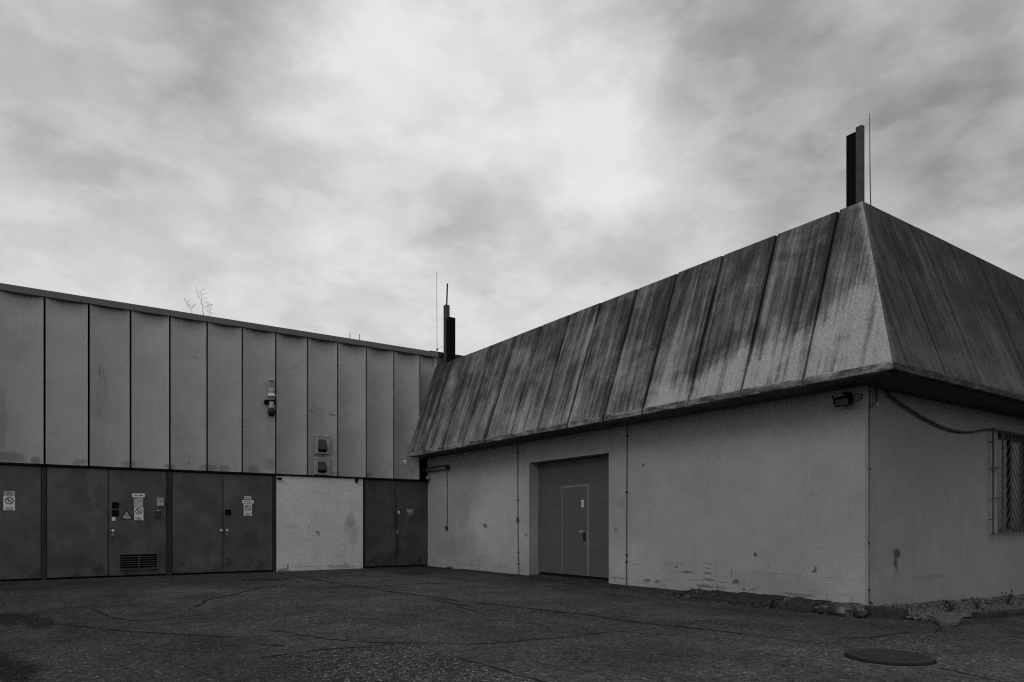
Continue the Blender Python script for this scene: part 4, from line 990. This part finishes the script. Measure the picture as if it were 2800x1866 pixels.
# ------------------------------------------------------------------ on the warehouse roof
def sapling(base, tip, label, seed, thick=.006, n_br=9, lean=0.0):
    r_ = random.Random(seed); t = thing('sapling', base, label, 'sapling', 'bare saplings growing on the roof edge')
    b0, t0 = Vector(base), Vector(tip); L_ = (t0 - b0).length
    def pt(u): return b0.lerp(t0, u) + Vector((lean * math.sin(u * 2.6) + .010 * math.sin(u * 17), 0, .0))
    MB().tube([pt(i / 10) for i in range(11)], [thick * (1 - .75 * i / 10) for i in range(11)], 6).build('trunk', M['bark'], t)
    tw = MB()
    for i in range(n_br):
        u = .42 + .56 * (i + r_.random()) / n_br; p = pt(u); s_ = -1 if i % 2 else 1; l_ = L_ * r_.uniform(.12, .30) * (1.25 - u * .5)
        d = Vector((s_ * r_.uniform(.5, 1.0), r_.uniform(-.6, .6), r_.uniform(.25, .9))).normalized(); e_ = p + d * l_
        tw.tube([p, p.lerp(e_, .5) + Vector((0, 0, -.01)), e_], [.0026, .002, .0012], 5)
        for j in range(4):
            q0 = p.lerp(e_, r_.uniform(.35, 1)); dd = (d + Vector((r_.uniform(-.9, .9), r_.uniform(-.8, .8), r_.uniform(-.5, .9)))).normalized(); tw.tube([q0, q0 + dd * l_ * r_.uniform(.15, .4)], [.0018, .001], 4)
    tw.build('twigs', M['bark'], t)
YS = YW + .34; ZS = 5.85
sapling((3.384, YS, ZS), (3.29, YS, 6.55), 'tallest bare sapling on the roof edge, between two smaller ones', 1, .0075, 11)
sapling((3.17, YS, ZS), (2.95, YS, 6.29), 'bare sapling leaning left on the roof edge', 2, .0055, 8, .03)
sapling((3.50, YS, ZS), (3.485, YS, 6.29), 'short bare sapling right of the tallest one on the roof edge', 4, .0045, 10)
def tuft(x, s_, label, seed):
    r_ = random.Random(seed); mb = MB()
    for i in range(26):
        a_ = r_.uniform(0, 6.28); p = Vector((x + r_.gauss(0, s_ * .5), YS + r_.gauss(0, .03), ZS + .0)); d = Vector((math.cos(a_) * .6, math.sin(a_) * .6, 1)).normalized(); l_ = s_ * r_.uniform(.4, 1.1)
        u = d.cross(Vector((0, 1, 0))).normalized() * l_ * .16; mb.face([p - u, p + u, p + d * l_])
    for i in range(14):
        p = Vector((x + r_.gauss(0, s_ * .45), YS + r_.gauss(0, .03), ZS + s_ * r_.uniform(.3, .9))); mb.face([p + Vector((r_.uniform(-1, 1), r_.uniform(-1, 1), r_.uniform(-1, 1))) * s_ * .2 for _ in range(3)])
    tag(mb.build('moss_tuft', M['moss']), label, 'plant', 'dry tufts along the roof edge')
tuft(2.62, .055, 'leftmost dry tuft on the roof edge, alone left of the saplings', 1)
tuft(2.92, .075, 'dense dry tuft just left of the leaning sapling', 2)
tuft(3.22, .07, 'dry tuft at the foot of the leaning sapling', 3)
tuft(3.36, .06, 'dry tuft at the foot of the tallest sapling', 4)
tuft(3.64, .05, 'low dry tuft right of the short sapling', 5)
tuft(4.06, .045, 'rightmost dry tuft on the roof edge, away from the saplings', 6)
for x, lab in ((6.90, 'left one of two short pins on the warehouse roof edge'), (7.165, 'right one of two short pins on the warehouse roof edge')):
    mb = MB().tube([(x, YW + .30, 5.84), (x, YW + .30, 6.11)], .009, 6); mb.lathe((x, YW + .30), [(.035, 5.84), (.035, 5.865), (.012, 5.88)], 10)
    tag(mb.build('roof_pin', M['rodgrey']), lab, 'pin', 'short pins on the warehouse roof')
lr = thing('lightning_rod', (9.47, YW + .345, 5.86), 'tall thin rod beside the far flue, joined to it by a wire', 'lightning rod', 'lightning rods on the roofs')
MB().tube([(9.483, 17.45, 5.4), (9.483, 17.45, 6.2), (9.467, 17.45, 8.25)], [.008, .007, .005], 8).build('rod', M['rodgrey'], lr)
MB().lathe((9.483, 17.45), [(.01, 6.02), (.026, 6.03), (.026, 6.07), (.01, 6.08)], 10).build('clamp', M['blackmetal'], lr)
MB().tube([(9.49, 17.45, 6.055), (9.58, 17.45, 6.11), (9.66, 17.45, 6.15), (9.724, 17.45, 6.165)], .005, 6).build('wire', M['conductor'], lr)
lr = thing('lightning_rod', (9.62, 5.17, ZT - .05), 'tall thin rod at the outer roof corner beside the near flue', 'lightning rod', 'lightning rods on the roofs')
MB().tube([(9.623, 5.19, ZT - .06), (9.60, 5.19, 5.94), (9.585, 5.19, 6.80)], [.0085, .0075, .005], 8).build('rod', M['rodgrey'], lr)
MB().lathe((9.623, 5.19), [(.05, ZT - .05), (.05, ZT - .03), (.015, ZT - .02)], 12).build('foot', M['rodgrey'], lr)
